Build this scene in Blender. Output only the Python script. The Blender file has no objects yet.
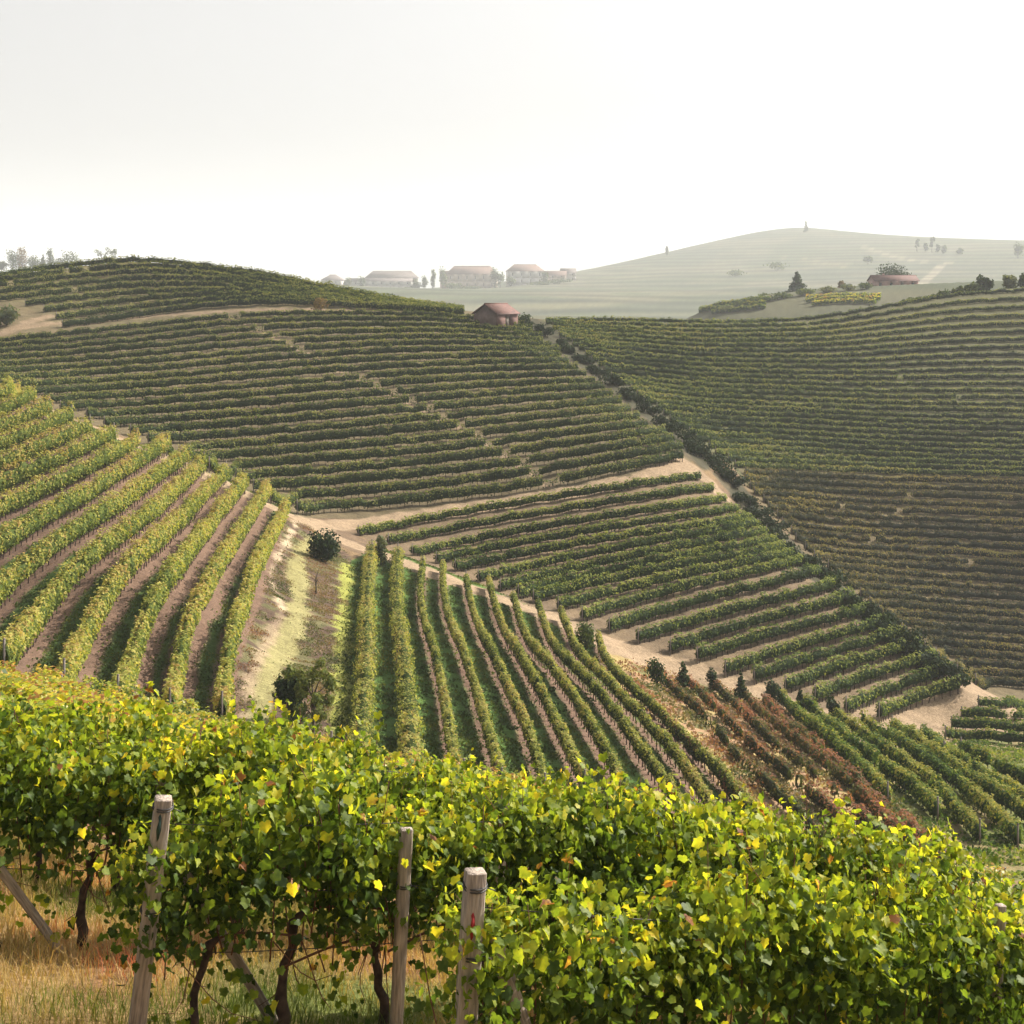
import bpy, math, random
import numpy as np
from mathutils import Vector, Matrix
from mathutils.kdtree import KDTree

# ------------------------------------------------------------------ camera, sky, sun, exposure
S = bpy.context.scene
F, CX, HY = 1500.0, 512.0, 300.0            # focal length in pixels, image centre, eye level row
cam_d = bpy.data.cameras.new('camera'); cam = bpy.data.objects.new('camera', cam_d)
S.collection.objects.link(cam); S.camera = cam
cam.location = (0, 0, 0); cam.rotation_euler = (math.radians(90), 0, 0)
cam_d.sensor_width = 36; cam_d.lens = 36 * F / 1024
cam_d.shift_y = (HY - 512) / 1024
cam_d.clip_start = 0.1; cam_d.clip_end = 40000

SUN_AZ, SUN_EL = math.radians(62), math.radians(38)   # azimuth clockwise from +Y (to the right of the view)
W = bpy.data.worlds.new('World'); S.world = W; W.use_nodes = True
nt = W.node_tree; nt.nodes.clear()
sky = nt.nodes.new('ShaderNodeTexSky'); sky.sky_type = 'NISHITA'; sky.sun_disc = False
sky.sun_elevation = SUN_EL; sky.sun_rotation = SUN_AZ
sky.dust_density = 7.0; sky.air_density = 1.0; sky.ozone_density = 1.0; sky.altitude = 250
hs = nt.nodes.new('ShaderNodeHueSaturation'); hs.inputs['Saturation'].default_value = 0.05
bg = nt.nodes.new('ShaderNodeBackground'); bg.inputs[1].default_value = 0.098
out = nt.nodes.new('ShaderNodeOutputWorld')
nt.links.new(sky.outputs[0], hs.inputs['Color']); nt.links.new(hs.outputs[0], bg.inputs[0]); nt.links.new(bg.outputs[0], out.inputs[0])

sl = bpy.data.lights.new('sun', 'SUN'); sl.energy = 5.0; sl.angle = math.radians(0.6); sl.color = (1.0, 0.91, 0.79)
sun = bpy.data.objects.new('sun', sl); S.collection.objects.link(sun)
sd = Vector((math.sin(SUN_AZ) * math.cos(SUN_EL), math.cos(SUN_AZ) * math.cos(SUN_EL), math.sin(SUN_EL)))
sun.rotation_euler = sd.to_track_quat('Z', 'Y').to_euler(); sun.location = (60, 40, 90)

S.view_settings.view_transform = 'Standard'; S.view_settings.look = 'None'
S.view_settings.exposure = 0.95; S.view_settings.gamma = 1.0
S.cycles.max_bounces = 6; S.cycles.diffuse_bounces = 3; S.cycles.transmission_bounces = 4
S.cycles.volume_bounces = 1; S.cycles.transparent_max_bounces = 8

rng = np.random.default_rng(7); random.seed(7)
HAZE_DENSITY = 0.00018
def FD(d): return d if d <= 400 else 400 + (d - 400) * 4.5     # true distance of the far country

# ------------------------------------------------------------------ helpers
def lin(h):
    h = h.lstrip('#'); c = [int(h[i:i + 2], 16) / 255 for i in (0, 2, 4)]
    return tuple(((x + .055) / 1.055) ** 2.4 if x > .04045 else x / 12.92 for x in c)

def np_mesh(name, V, faces, mat=None, smooth=False, attrs=None):
    """faces: (n,k) int array or list of such arrays; attrs: {name:(domain,type,array)}"""
    me = bpy.data.meshes.new(name)
    if not isinstance(faces, list): faces = [faces]
    faces = [np.asarray(f, dtype=np.int32) for f in faces if len(f)]
    V = np.asarray(V, dtype=np.float32)
    me.vertices.add(len(V)); me.vertices.foreach_set('co', V.ravel())
    nl = sum(f.size for f in faces); npoly = sum(len(f) for f in faces)
    me.loops.add(nl); me.polygons.add(npoly)
    me.loops.foreach_set('vertex_index', np.concatenate([f.ravel() for f in faces]))
    tot = np.concatenate([np.full(len(f), f.shape[1], dtype=np.int32) for f in faces])
    st = np.concatenate([[0], np.cumsum(tot)[:-1]]).astype(np.int32)
    me.polygons.foreach_set('loop_start', st)
    if smooth: me.polygons.foreach_set('use_smooth', np.ones(npoly, dtype=bool))
    me.update(calc_edges=True)
    if attrs:
        for k, (dom, typ, arr) in attrs.items():
            a = me.attributes.new(k, typ, dom)
            if typ == 'FLOAT': a.data.foreach_set('value', np.asarray(arr, dtype=np.float32))
            else: a.data.foreach_set('color', np.asarray(arr, dtype=np.float32).ravel())
    if mat: me.materials.append(mat)
    return me

def link(name, me, parent=None, loc=None):
    o = bpy.data.objects.new(name, me); S.collection.objects.link(o)
    if parent is not None: o.parent = parent
    if loc is not None: o.location = loc
    return o

def thing(name, label, cat, loc=(0, 0, 0), rz=0, group=None):
    o = bpy.data.objects.new(name, None); S.collection.objects.link(o)
    o.location = loc; o.rotation_euler = (0, 0, rz); o.empty_display_size = .3
    o['label'] = label; o['category'] = cat
    if group: o['group'] = group
    return o

def tag(o, label=None, cat=None, group=None, kind=None):
    if label: o['label'] = label
    if cat: o['category'] = cat
    if group: o['group'] = group
    if kind: o['kind'] = kind
    return o

class MB:
    """collects simple solids into one mesh"""
    def __init__(s): s.V = []; s.F = {}; s.n = 0
    def add(s, V, faces):
        V = np.asarray(V, float).reshape(-1, 3)
        for f in faces: s.F.setdefault(len(f), []).append([i + s.n for i in f])
        s.V.append(V); s.n += len(V); return s
    def box(s, c, d, M=None):
        x, y, z = d[0] / 2, d[1] / 2, d[2] / 2
        V = np.array([(-x, -y, -z), (x, -y, -z), (x, y, -z), (-x, y, -z), (-x, -y, z), (x, -y, z), (x, y, z), (-x, y, z)])
        V = V + np.array(c)
        if M is not None: V = np.array([M @ Vector(v) for v in V])
        return s.add(V, [(0, 3, 2, 1), (4, 5, 6, 7), (0, 1, 5, 4), (1, 2, 6, 5), (2, 3, 7, 6), (3, 0, 4, 7)])
    def tube(s, P, R, k=6, cap=True):
        P = np.asarray(P, float); n = len(P)
        if np.isscalar(R): R = [R] * n
        T = np.gradient(P, axis=0); T /= np.linalg.norm(T, axis=1)[:, None] + 1e-9
        ref = np.array([0, 0, 1.]) if abs(T[:, 2].mean()) < .8 else np.array([1., 0, 0])
        A = np.cross(T, ref); A /= np.linalg.norm(A, axis=1)[:, None] + 1e-9; B = np.cross(T, A)
        th = np.arange(k) / k * 2 * np.pi
        V = P[:, None, :] + np.array(R)[:, None, None] * (np.cos(th)[None, :, None] * A[:, None, :] + np.sin(th)[None, :, None] * B[:, None, :])
        f = [(i * k + j, i * k + (j + 1) % k, (i + 1) * k + (j + 1) % k, (i + 1) * k + j) for i in range(n - 1) for j in range(k)]
        s.add(V.reshape(-1, 3), f)
        if cap:
            b = s.n - n * k
            s.F.setdefault(k, []).append([b + j for j in range(k)][::-1]); s.F[k].append([b + (n - 1) * k + j for j in range(k)])
        return s
    def mesh(s, name, mat, smooth=False):
        return np_mesh(name, np.concatenate(s.V), [np.array(v) for v in s.F.values()], mat, smooth)
    def build(s, name, mat, parent=None, smooth=False, loc=None):
        return link(name, s.mesh(name, mat, smooth), parent, loc)

def ordn(i):
    return ['first', 'second', 'third', 'fourth', 'fifth', 'sixth', 'seventh', 'eighth', 'ninth', 'tenth', 'eleventh', 'twelfth',
            'thirteenth', 'fourteenth', 'fifteenth', 'sixteenth', 'seventeenth', 'eighteenth', 'nineteenth', 'twentieth',
            'twenty-first', 'twenty-second', 'twenty-third', 'twenty-fourth', 'twenty-fifth', 'twenty-sixth', 'twenty-seventh',
            'twenty-eighth', 'twenty-ninth', 'thirtieth', 'thirty-first', 'thirty-second', 'thirty-third', 'thirty-fourth',
            'thirty-fifth', 'thirty-sixth', 'thirty-seventh', 'thirty-eighth', 'thirty-ninth', 'fortieth'][i]

# ------------------------------------------------------------------ materials
def newmat(name):
    m = bpy.data.materials.new(name); m.use_nodes = True; m.node_tree.nodes.clear()
    return m, m.node_tree, m.node_tree.nodes, m.node_tree.links

def leaf_mat(name, stops, trans=.45, rough=.5, spec=.4, nscale=.35, namt=.25, mottle=0):
    """stops: [(pos, rgb)] looked up by the per-leaf 'tone' attribute plus a little world noise"""
    m, t, N, L = newmat(name)
    o = N.new('ShaderNodeOutputMaterial'); at = N.new('ShaderNodeAttribute'); at.attribute_name = 'tone'
    geo = N.new('ShaderNodeNewGeometry')
    nz = N.new('ShaderNodeTexNoise'); nz.inputs['Scale'].default_value = nscale; nz.inputs['Detail'].default_value = 3
    L.new(geo.outputs['Position'], nz.inputs['Vector'])
    ma = N.new('ShaderNodeMath'); ma.operation = 'MULTIPLY_ADD'; ma.inputs[1].default_value = namt * 2; ma.inputs[2].default_value = -namt
    L.new(nz.outputs['Fac'], ma.inputs[0])
    ad = N.new('ShaderNodeMath'); ad.operation = 'ADD'; L.new(at.outputs['Fac'], ad.inputs[0]); L.new(ma.outputs[0], ad.inputs[1])
    if mottle:
        nz2 = N.new('ShaderNodeTexNoise'); nz2.inputs['Scale'].default_value = mottle; nz2.inputs['Detail'].default_value = 4
        L.new(geo.outputs['Position'], nz2.inputs['Vector'])
        mb_ = N.new('ShaderNodeMath'); mb_.operation = 'MULTIPLY_ADD'; mb_.inputs[1].default_value = .42; mb_.inputs[2].default_value = -.21
        L.new(nz2.outputs['Fac'], mb_.inputs[0]); ad2 = N.new('ShaderNodeMath'); ad2.operation = 'ADD'
        L.new(ad.outputs[0], ad2.inputs[0]); L.new(mb_.outputs[0], ad2.inputs[1]); ad = ad2
    r = N.new('ShaderNodeValToRGB'); L.new(ad.outputs[0], r.inputs[0])
    el = r.color_ramp.elements
    while len(el) > 1: el.remove(el[-1])
    el[0].position = stops[0][0]; el[0].color = (*stops[0][1], 1)
    for p, c in stops[1:]:
        e = el.new(p); e.color = (*c, 1)
    b = N.new('ShaderNodeBsdfPrincipled'); b.inputs['Roughness'].default_value = rough
    b.inputs['Specular IOR Level'].default_value = spec
    tr = N.new('ShaderNodeBsdfTranslucent')
    br = N.new('ShaderNodeMix'); br.data_type = 'RGBA'; br.blend_type = 'MULTIPLY'; br.inputs[0].default_value = 1
    br.inputs[7].default_value = (1.45, 1.36, .62, 1)
    L.new(r.outputs[0], br.inputs[6]); L.new(br.outputs[2], tr.inputs[0]); L.new(r.outputs[0], b.inputs['Base Color'])
    mx = N.new('ShaderNodeMixShader'); mx.inputs[0].default_value = trans
    L.new(b.outputs[0], mx.inputs[1]); L.new(tr.outputs[0], mx.inputs[2]); L.new(mx.outputs[0], o.inputs[0])
    return m

def plain(name, col, col2=None, scale=4., rough=.85, bump=.3, detail=5, stretch=None):
    m, t, N, L = newmat(name)
    o = N.new('ShaderNodeOutputMaterial'); b = N.new('ShaderNodeBsdfPrincipled'); b.inputs['Roughness'].default_value = rough
    b.inputs['Specular IOR Level'].default_value = .25
    tc = N.new('ShaderNodeTexCoord'); nz = N.new('ShaderNodeTexNoise'); nz.inputs['Scale'].default_value = scale; nz.inputs['Detail'].default_value = detail
    if stretch:
        mp = N.new('ShaderNodeMapping'); mp.inputs['Scale'].default_value = stretch
        L.new(tc.outputs['Object'], mp.inputs[0]); L.new(mp.outputs[0], nz.inputs['Vector'])
    else: L.new(tc.outputs['Object'], nz.inputs['Vector'])
    r = N.new('ShaderNodeValToRGB'); L.new(nz.outputs['Fac'], r.inputs[0])
    c2 = col2 or tuple(x * .6 for x in col)
    r.color_ramp.elements[0].position = .35; r.color_ramp.elements[0].color = (*c2, 1)
    r.color_ramp.elements[1].position = .65; r.color_ramp.elements[1].color = (*col, 1)
    L.new(r.outputs[0], b.inputs['Base Color'])
    if bump:
        bp = N.new('ShaderNodeBump'); bp.inputs['Strength'].default_value = bump; bp.inputs['Distance'].default_value = .02
        L.new(nz.outputs['Fac'], bp.inputs['Height']); L.new(bp.outputs[0], b.inputs['Normal'])
    L.new(b.outputs[0], o.inputs[0]); return m

def tiles(name, c1, c2, sx, mortar=(.3, .28, .25), rough=.9, ms=.01, h=.07, w=.25):
    m, t, N, L = newmat(name)
    o = N.new('ShaderNodeOutputMaterial'); b = N.new('ShaderNodeBsdfPrincipled'); b.inputs['Roughness'].default_value = rough
    tc = N.new('ShaderNodeTexCoord'); mp = N.new('ShaderNodeMapping')
    mp.inputs['Rotation'].default_value = (math.radians(90), 0, 0) if sx == 'x' else ((math.radians(90), 0, math.radians(90)) if sx == 'y' else (0, 0, 0))
    br = N.new('ShaderNodeTexBrick'); br.inputs['Color1'].default_value = (*c1, 1); br.inputs['Color2'].default_value = (*c2, 1)
    br.inputs['Mortar'].default_value = (*mortar, 1); br.inputs['Scale'].default_value = 1; br.inputs['Mortar Size'].default_value = ms
    br.inputs['Brick Width'].default_value = w; br.inputs['Row Height'].default_value = h
    nz = N.new('ShaderNodeTexNoise'); nz.inputs['Scale'].default_value = 1.3; nz.inputs['Detail'].default_value = 6
    L.new(tc.outputs['Object'], nz.inputs['Vector'])
    mx = N.new('ShaderNodeMix'); mx.data_type = 'RGBA'; mx.blend_type = 'MULTIPLY'; mx.inputs[0].default_value = .7
    cr = N.new('ShaderNodeValToRGB'); cr.color_ramp.elements[0].color = (.55, .5, .48, 1); cr.color_ramp.elements[0].position = .3; cr.color_ramp.elements[1].position = .7
    cr.color_ramp.elements[1].color = (1.15, 1.1, 1.1, 1)
    L.new(nz.outputs['Fac'], cr.inputs[0]); L.new(tc.outputs['Object'], mp.inputs[0]); L.new(mp.outputs[0], br.inputs['Vector'])
    L.new(br.outputs['Color'], mx.inputs[6]); L.new(cr.outputs[0], mx.inputs[7]); L.new(mx.outputs[2], b.inputs['Base Color'])
    L.new(b.outputs[0], o.inputs[0]); return m

G0, G1, G2 = (.016, .030, .011), (.046, .072, .020), (.12, .15, .038)
YG, YE, BR, RD = (.24, .27, .035), (.48, .38, .05), (.17, .085, .035), (.22, .045, .03)
M = {
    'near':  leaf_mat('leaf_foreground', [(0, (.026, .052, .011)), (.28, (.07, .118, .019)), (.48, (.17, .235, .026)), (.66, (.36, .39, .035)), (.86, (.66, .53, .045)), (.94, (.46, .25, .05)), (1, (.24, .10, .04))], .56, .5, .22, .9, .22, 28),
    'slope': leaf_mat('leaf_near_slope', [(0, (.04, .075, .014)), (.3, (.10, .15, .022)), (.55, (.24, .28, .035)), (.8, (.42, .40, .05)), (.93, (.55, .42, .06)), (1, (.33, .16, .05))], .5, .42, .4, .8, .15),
    'left':  leaf_mat('leaf_left_field', [(0, (.05, .08, .02)), (.3, (.14, .175, .036)), (.6, (.27, .28, .06)), (.85, (.40, .36, .10)), (1, (.32, .22, .08))], .4, .7, .06, .5, .2),
    'mid':   leaf_mat('leaf_mid_hill', [(0, G0), (.35, G1), (.7, G2), (.9, (.19, .21, .055)), (1, (.24, .24, .07))], .35, .7, .06, .05, .25),
    'block': leaf_mat('leaf_terrace_block', [(0, G0), (.35, (.05, .085, .02)), (.7, (.14, .18, .04)), (.95, (.26, .28, .07))], .4, .7, .06, .1, .2),
    'right': leaf_mat('leaf_right_hill', [(0, (.016, .030, .011)), (.3, (.045, .070, .020)), (.6, (.12, .16, .038)), (.85, (.20, .23, .06)), (1, (.24, .23, .07))], .4, .7, .06, .03, .35),
    'rust':  leaf_mat('leaf_rusty_hill', [(0, (.016, .024, .012)), (.3, (.045, .052, .020)), (.5, (.095, .095, .032)), (.72, (.13, .09, .045)), (.85, (.14, .15, .04)), (1, (.24, .20, .06))], .38, .7, .06, .06, .4),
    'weed':  leaf_mat('leaf_weeds', [(0, (.05, .075, .02)), (.3, (.13, .13, .045)), (.5, (.24, .18, .09)), (.7, (.20, .12, .07)), (.9, (.26, .10, .055)), (1, (.30, .24, .10))], .3, .7, .2, .3, .45),
    'valley': leaf_mat('leaf_valley', [(0, (.025, .045, .014)), (.3, (.08, .11, .025)), (.55, (.20, .225, .05)), (.85, (.34, .33, .10)), (1, (.32, .25, .09))], .45, .7, .06, .12, .2),
    'red':   leaf_mat('leaf_red', [(0, (.035, .045, .018)), (.3, (.08, .09, .028)), (.5, (.14, .10, .045)), (.75, (.19, .085, .055)), (1, (.27, .12, .07))], .4, .7, .06, .15, .35),
    'lower': leaf_mat('leaf_lower_right', [(0, (.022, .045, .014)), (.35, (.055, .10, .022)), (.7, (.13, .18, .035)), (1, (.28, .26, .06))], .4, .7, .06, .12, .2),
    'bush':  leaf_mat('leaf_bush', [(0, (.012, .022, .010)), (.4, (.026, .045, .016)), (.8, (.05, .085, .025)), (1, (.10, .12, .035))], .2, .7, .06, .5, .15),
    'tree':  leaf_mat('leaf_tree', [(0, (.03, .05, .018)), (.5, (.07, .10, .03)), (1, (.15, .17, .05))], .35, .7, .06, .5, .2),
    'olive': leaf_mat('leaf_grey_green', [(0, (.06, .08, .04)), (.5, (.12, .14, .07)), (1, (.22, .22, .10))], .35, .7, .06, .5, .2),
    'rusttree': leaf_mat('leaf_autumn', [(0, (.08, .06, .03)), (.5, (.17, .12, .05)), (1, (.28, .20, .08))], .35, .7, .06, .5, .2),
    'grassb': leaf_mat('grass_blade', [(0, (.05, .09, .02)), (.3, (.14, .17, .04)), (.5, (.36, .27, .11)), (.75, (.48, .34, .17)), (.9, (.42, .20, .10)), (1, (.40, .11, .06))], .35, .7, .06, .8, .3),
    'stem':  plain('vine_bark', (.085, .055, .04), (.03, .02, .016), 12, .95, .6),
    'cane':  plain('vine_cane', (.16, .07, .04), (.09, .04, .025), 20, .8, .2),
    'post':  plain('weathered_post', (.40, .33, .27), (.20, .165, .14), 7, .9, .9, 10, (7, 7, .7)),
    'postf': plain('grey_wood_post', (.22, .19, .165), (.12, .10, .09), 6, .9, .4, 6, (5, 5, 1)),
    'wire':  plain('dark_wire', (.06, .055, .05), (.03, .03, .03), 20, .5, 0),
    'redpaint': plain('red_paint', (.36, .03, .03), (.25, .02, .02), 14, .7, 0),
    'greenpaint': plain('dark_paint', (.03, .06, .05), (.02, .04, .035), 14, .7, 0),
    'bark':  plain('tree_bark', (.11, .085, .065), (.05, .04, .03), 8, .95, .5),
    'brick': tiles('hut_brick', (.15, .068, .052), (.11, .05, .04), 'x', (.18, .13, .11)),
    'bricky': tiles('hut_brick_gable', (.17, .075, .06), (.13, .058, .048), 'y', (.17, .12, .10)),
    'rooft': tiles('clay_tiles', (.18, .08, .058), (.10, .05, .04), 'z', (.10, .05, .04), .85, .02, .35, .2),
    'roofv': tiles('village_tiles', (.24, .165, .13), (.18, .125, .10), 'z', (.15, .09, .07), .85, .02, .35, .2),
    'roofg': tiles('grey_tiles', (.20, .17, .155), (.16, .14, .13), 'z', (.10, .08, .07), .85, .02, .35, .2),
    'plasw': plain('pale_plaster', (.50, .48, .44), (.38, .36, .33), 1.5, .9, .1),
    'plasy': plain('ochre_plaster', (.46, .38, .30), (.38, .31, .25), 1.5, .9, .1),
    'plasp': plain('rose_plaster', (.42, .25, .21), (.34, .20, .17), 1.5, .9, .1),
    'glass': plain('dark_window', (.05, .055, .06), (.03, .03, .035), 2, .2, 0),
    'shut':  plain('shutter', (.12, .10, .08), (.09, .075, .06), 6, .8, 0),
}

# ------------------------------------------------------------------ terrain: thin plate spline through surveyed points
OFF = 12.0
CP = []                                       # (c, v, z)
def cpw(x, y, z): CP.append((x / (y + OFF), math.log(y + OFF), z))
def cpp(px, d, z):
    if d > 400: z = z * FD(d) / d; d = FD(d)
    cpw((px - CX) / F * d, d, z)
    if px <= 5: cpw((px - 520 - CX) / F * d, d, z)
    if px >= 1015: cpw((px + 520 - CX) / F * d, d, z)
def cpi(px, py, d): cpp(px, d, -(py - HY) / F * d)
for y in (9.0, 12.0, 15.0):
    for x in (-9, -6, -3, 0, 2.5, 5, 9):
        z = -5.6 - .107 * (x + .27) - .185 * (y - 9.6)
        if y > 14 and x > 0: z -= .13 * x + .1
        if y == 12 and x > 2: z -= .05 * x
        cpw(x, y, z)
for x, y, z in [(0, 0, -1.7), (-8, 0, -1.2), (8, 0, -2.6), (0, -8, .5), (-5, -8, 1), (5, -8, 0), (0, 5, -4.1), (-7, 5, -3.6), (7, 5, -4.8)]: cpw(x, y, z)
for px, d, z in [(0, 20, -7.3), (0, 30, -9.4), (0, 50, -14.3), (230, 20, -7.9), (230, 30, -11.2), (230, 50, -16.6), (480, 20, -8.6), (480, 30, -12.3), (480, 50, -18.2),
                 (700, 20, -9.6), (700, 30, -14.0), (700, 50, -20.8), (1024, 15.4, -8.75), (1024, 20, -11.2), (1024, 30, -16.0), (1024, 50, -23.2)]: cpp(px, d, z)
for p in [(0, 665, 76), (60, 672, 77), (130, 698, 78), (225, 715, 79), (0, 600, 95), (0, 500, 122), (0, 440, 138), (0, 397, 152), (100, 565, 98), (100, 476, 128),
          (150, 530, 112), (150, 452, 145), (200, 467, 145), (200, 616, 92), (250, 595, 104), (290, 514, 148), (320, 519, 160), (350, 560, 138), (300, 600, 112), (280, 650, 96),
          (330, 740, 77), (370, 650, 100), (420, 612, 122), (450, 760, 76), (440, 682, 95), (400, 562, 140), (500, 604, 132), (520, 664, 106), (580, 790, 76), (600, 642, 128),
          (612, 717, 96), (690, 825, 76), (660, 672, 128), (740, 694, 127), (740, 760, 95), (830, 718, 125), (850, 790, 92), (910, 855, 77), (1024, 800, 98), (1024, 845, 84),
          (950, 750, 118), (880, 736, 123), (940, 715, 138), (1000, 702, 150), (1024, 745, 128), (960, 693, 141),
          (700, 478, 185), (762, 532, 170), (836, 590, 158), (912, 645, 148), (358, 536, 156), (455, 572, 146), (533, 604, 138), (638, 645, 132), (600, 550, 155), (750, 620, 143),
          (420, 510, 168), (520, 494, 173), (690, 463, 188), (0, 385, 198), (60, 412, 186), (150, 447, 176), (225, 478, 170), (262, 500, 165),
          (330, 402, 200), (330, 317, 255), (330, 460, 180), (160, 416, 193), (160, 370, 218), (160, 327, 251), (0, 346, 236), (520, 388, 215), (520, 440, 192), (520, 328, 255),
          (610, 384, 224), (660, 430, 203), (133, 319, 256), (133, 288, 276), (133, 262, 296), (0, 330, 243), (0, 302, 262), (0, 277, 283), (266, 304, 262), (266, 277, 285), (340, 292, 275), (400, 305, 268),
          (460, 313, 266), (530, 323, 268), (620, 322, 285), (700, 323, 298), (800, 321, 310), (850, 314, 315), (900, 305, 322), (960, 295, 330), (1024, 288, 335),
          (600, 368, 240), (650, 405, 224), (700, 440, 210), (745, 472, 203), (745, 400, 245), (860, 398, 258), (860, 474, 222), (1024, 405, 262), (1024, 478, 228), (1024, 345, 296),
          (800, 545, 188), (800, 500, 203), (860, 575, 184), (930, 655, 172), (1024, 590, 200), (1024, 530, 214), (1024, 650, 182), (1024, 692, 170), (960, 675, 170),
          (700, 312, 430), (760, 306, 440), (830, 298, 440), (885, 298, 445), (1024, 286, 450),
          (600, 318, 520), (470, 316, 520), (340, 304, 560), (335, 290, 740), (392, 290, 745), (450, 289, 755), (490, 287, 755), (525, 281, 760), (560, 279, 765), (600, 290, 680), (575, 272, 830),
          (640, 259, 900), (700, 246, 930), (760, 234, 950), (805, 229, 950), (860, 238, 950), (920, 249, 950), (970, 253, 950), (1024, 254, 950),
          (700, 290, 680), (805, 285, 650), (805, 258, 780), (940, 277, 660), (1024, 274, 670),
          (0, 280, 420), (130, 275, 420), (0, 276, 700), (150, 278, 700),
          (600, 253, 2600), (540, 257, 2600), (470, 264, 2600), (350, 272, 2600), (150, 277, 2600), (0, 279, 2600), (700, 258, 2600), (820, 250, 2600), (930, 246, 2600), (1024, 244, 2600)]: cpi(*p)
for px, d, z in [(0, 340, -6), (133, 345, -2), (266, 340, -7), (400, 340, -15), (520, 340, -17), (620, 370, -18), (700, 365, -16), (800, 370, -13), (900, 380, -8), (1024, 385, -4),
                 (700, 540, -12), (830, 540, -12), (1024, 540, -8), (340, 400, -20), (480, 420, -22), (600, 430, -20),
                 (340, 950, -12), (450, 950, -12), (540, 1000, -8), (100, 1000, -14), (0, 1000, -14), (640, 1400, -10), (800, 1400, -5), (1024, 1400, -5), (340, 1500, -20), (0, 1500, -20),
                 (0, 4600, 0), (512, 4600, 0), (1024, 4600, 0)]: cpp(px, d, z)
CP = np.array(CP)
def tps_k(d2): return .5 * d2 * np.log(d2 + 1e-12)
XY = CP[:, :2]; nC = len(CP)
D2 = ((XY[:, None] - XY[None]) ** 2).sum(-1)
A = np.zeros((nC + 3, nC + 3)); A[:nC, :nC] = tps_k(D2) + np.eye(nC) * 2e-5
A[:nC, nC] = 1; A[:nC, nC + 1:] = XY; A[nC, :nC] = 1; A[nC + 1:, :nC] = XY.T
Wt = np.linalg.solve(A, np.concatenate([CP[:, 2], np.zeros(3)]))
def tps(c, v):
    o = np.full(c.shape, Wt[nC]) + Wt[nC + 1] * c + Wt[nC + 2] * v
    for i in range(nC):
        o += Wt[i] * tps_k((c - XY[i, 0]) ** 2 + (v - XY[i, 1]) ** 2)
    return o
cs = np.concatenate([-np.geomspace(.62, .37, 26), np.linspace(-.365, .365, 430), np.geomspace(.37, .62, 26)])
ys = np.concatenate([np.arange(-8, 4, 1.), np.arange(4, 24, .2), np.arange(24, 64, .6), np.arange(64, 215, .4), np.arange(215, 352, .8), np.geomspace(352, 19500, 190)])
CC, YY = np.meshgrid(cs, ys)
ZZ = tps(CC, np.log(YY + OFF))
XX = CC * (YY + OFF)
ZZ += .05 * np.sin(XX * 1.3 + 1.7 * np.sin(YY * .6)) * np.sin(YY * 1.1 + .5) * np.clip(YY / 20, .6, 2)

def hz(x, y):
    """terrain height at world x, y (same bilinear surface as the mesh)"""
    x = np.asarray(x, float); y = np.asarray(y, float)
    c = x / (y + OFF)
    i = np.clip(np.searchsorted(ys, y) - 1, 0, len(ys) - 2); j = np.clip(np.searchsorted(cs, c) - 1, 0, len(cs) - 2)
    a = np.clip((y - ys[i]) / (ys[i + 1] - ys[i]), 0, 1); b = np.clip((c - cs[j]) / (cs[j + 1] - cs[j]), 0, 1)
    return (ZZ[i, j] * (1 - a) * (1 - b) + ZZ[i, j + 1] * (1 - a) * b + ZZ[i + 1, j] * a * (1 - b) + ZZ[i + 1, j + 1] * a * b)

def survey(px, py, dmin=62.0, dmax=9000.0):
    """where the sight line at this bearing meets the ground beyond dmin"""
    ds = np.concatenate([np.arange(dmin, 360, .5), np.geomspace(360, dmax, 260)]) if dmax > 360 else np.arange(dmin, dmax, .5)
    k = (px - CX) / F; m = -(py - HY) / F
    zt = hz(k * ds, ds); over = zt >= m * ds
    idx = np.argmax(over)
    if not over.any(): d = ds[int(np.argmax(zt - m * ds))]
    elif idx == 0: d = ds[0]
    else:
        g0 = zt[idx - 1] - m * ds[idx - 1]; g1 = zt[idx] - m * ds[idx]; t = g0 / (g0 - g1 + 1e-12); d = ds[idx - 1] + t * (ds[idx] - ds[idx - 1])
    x = k * d; return np.array([x, d, float(hz(x, d))])

def resample(P, n):
    P = np.asarray(P, float); s = np.concatenate([[0], np.cumsum(np.linalg.norm(np.diff(P, axis=0), axis=1))])
    t = np.linspace(0, s[-1], n); return np.stack([np.interp(t, s, P[:, i]) for i in range(P.shape[1])], 1)
def smooth_line(P, it=2):
    P = np.asarray(P, float)
    for _ in range(it):
        Q = [P[0]]
        for a, b in zip(P[:-1], P[1:]): Q += [a * .75 + b * .25, a * .25 + b * .75]
        Q.append(P[-1]); P = np.array(Q)
    return P
def inpoly(p, poly):
    x, y = p[..., 0], p[..., 1]; r = np.zeros(x.shape, bool); n = len(poly)
    for i in range(n):
        x1, y1 = poly[i]; x2, y2 = poly[(i + 1) % n]
        if y1 == y2: continue
        c = ((y1 > y) != (y2 > y)) & (x < (x2 - x1) * (y - y1) / (y2 - y1) + x1); r ^= c
    return r
def seg_dist(P, line):
    """distance of points P (n,2) to polyline"""
    d = np.full(len(P), 1e9)
    for a, b in zip(line[:-1], line[1:]):
        a = np.array(a, float); b = np.array(b, float); ab = b - a
        t = np.clip(((P - a) @ ab) / (ab @ ab + 1e-12), 0, 1)
        d = np.minimum(d, np.linalg.norm(P - a - t[:, None] * ab, axis=1))
    return d

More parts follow.
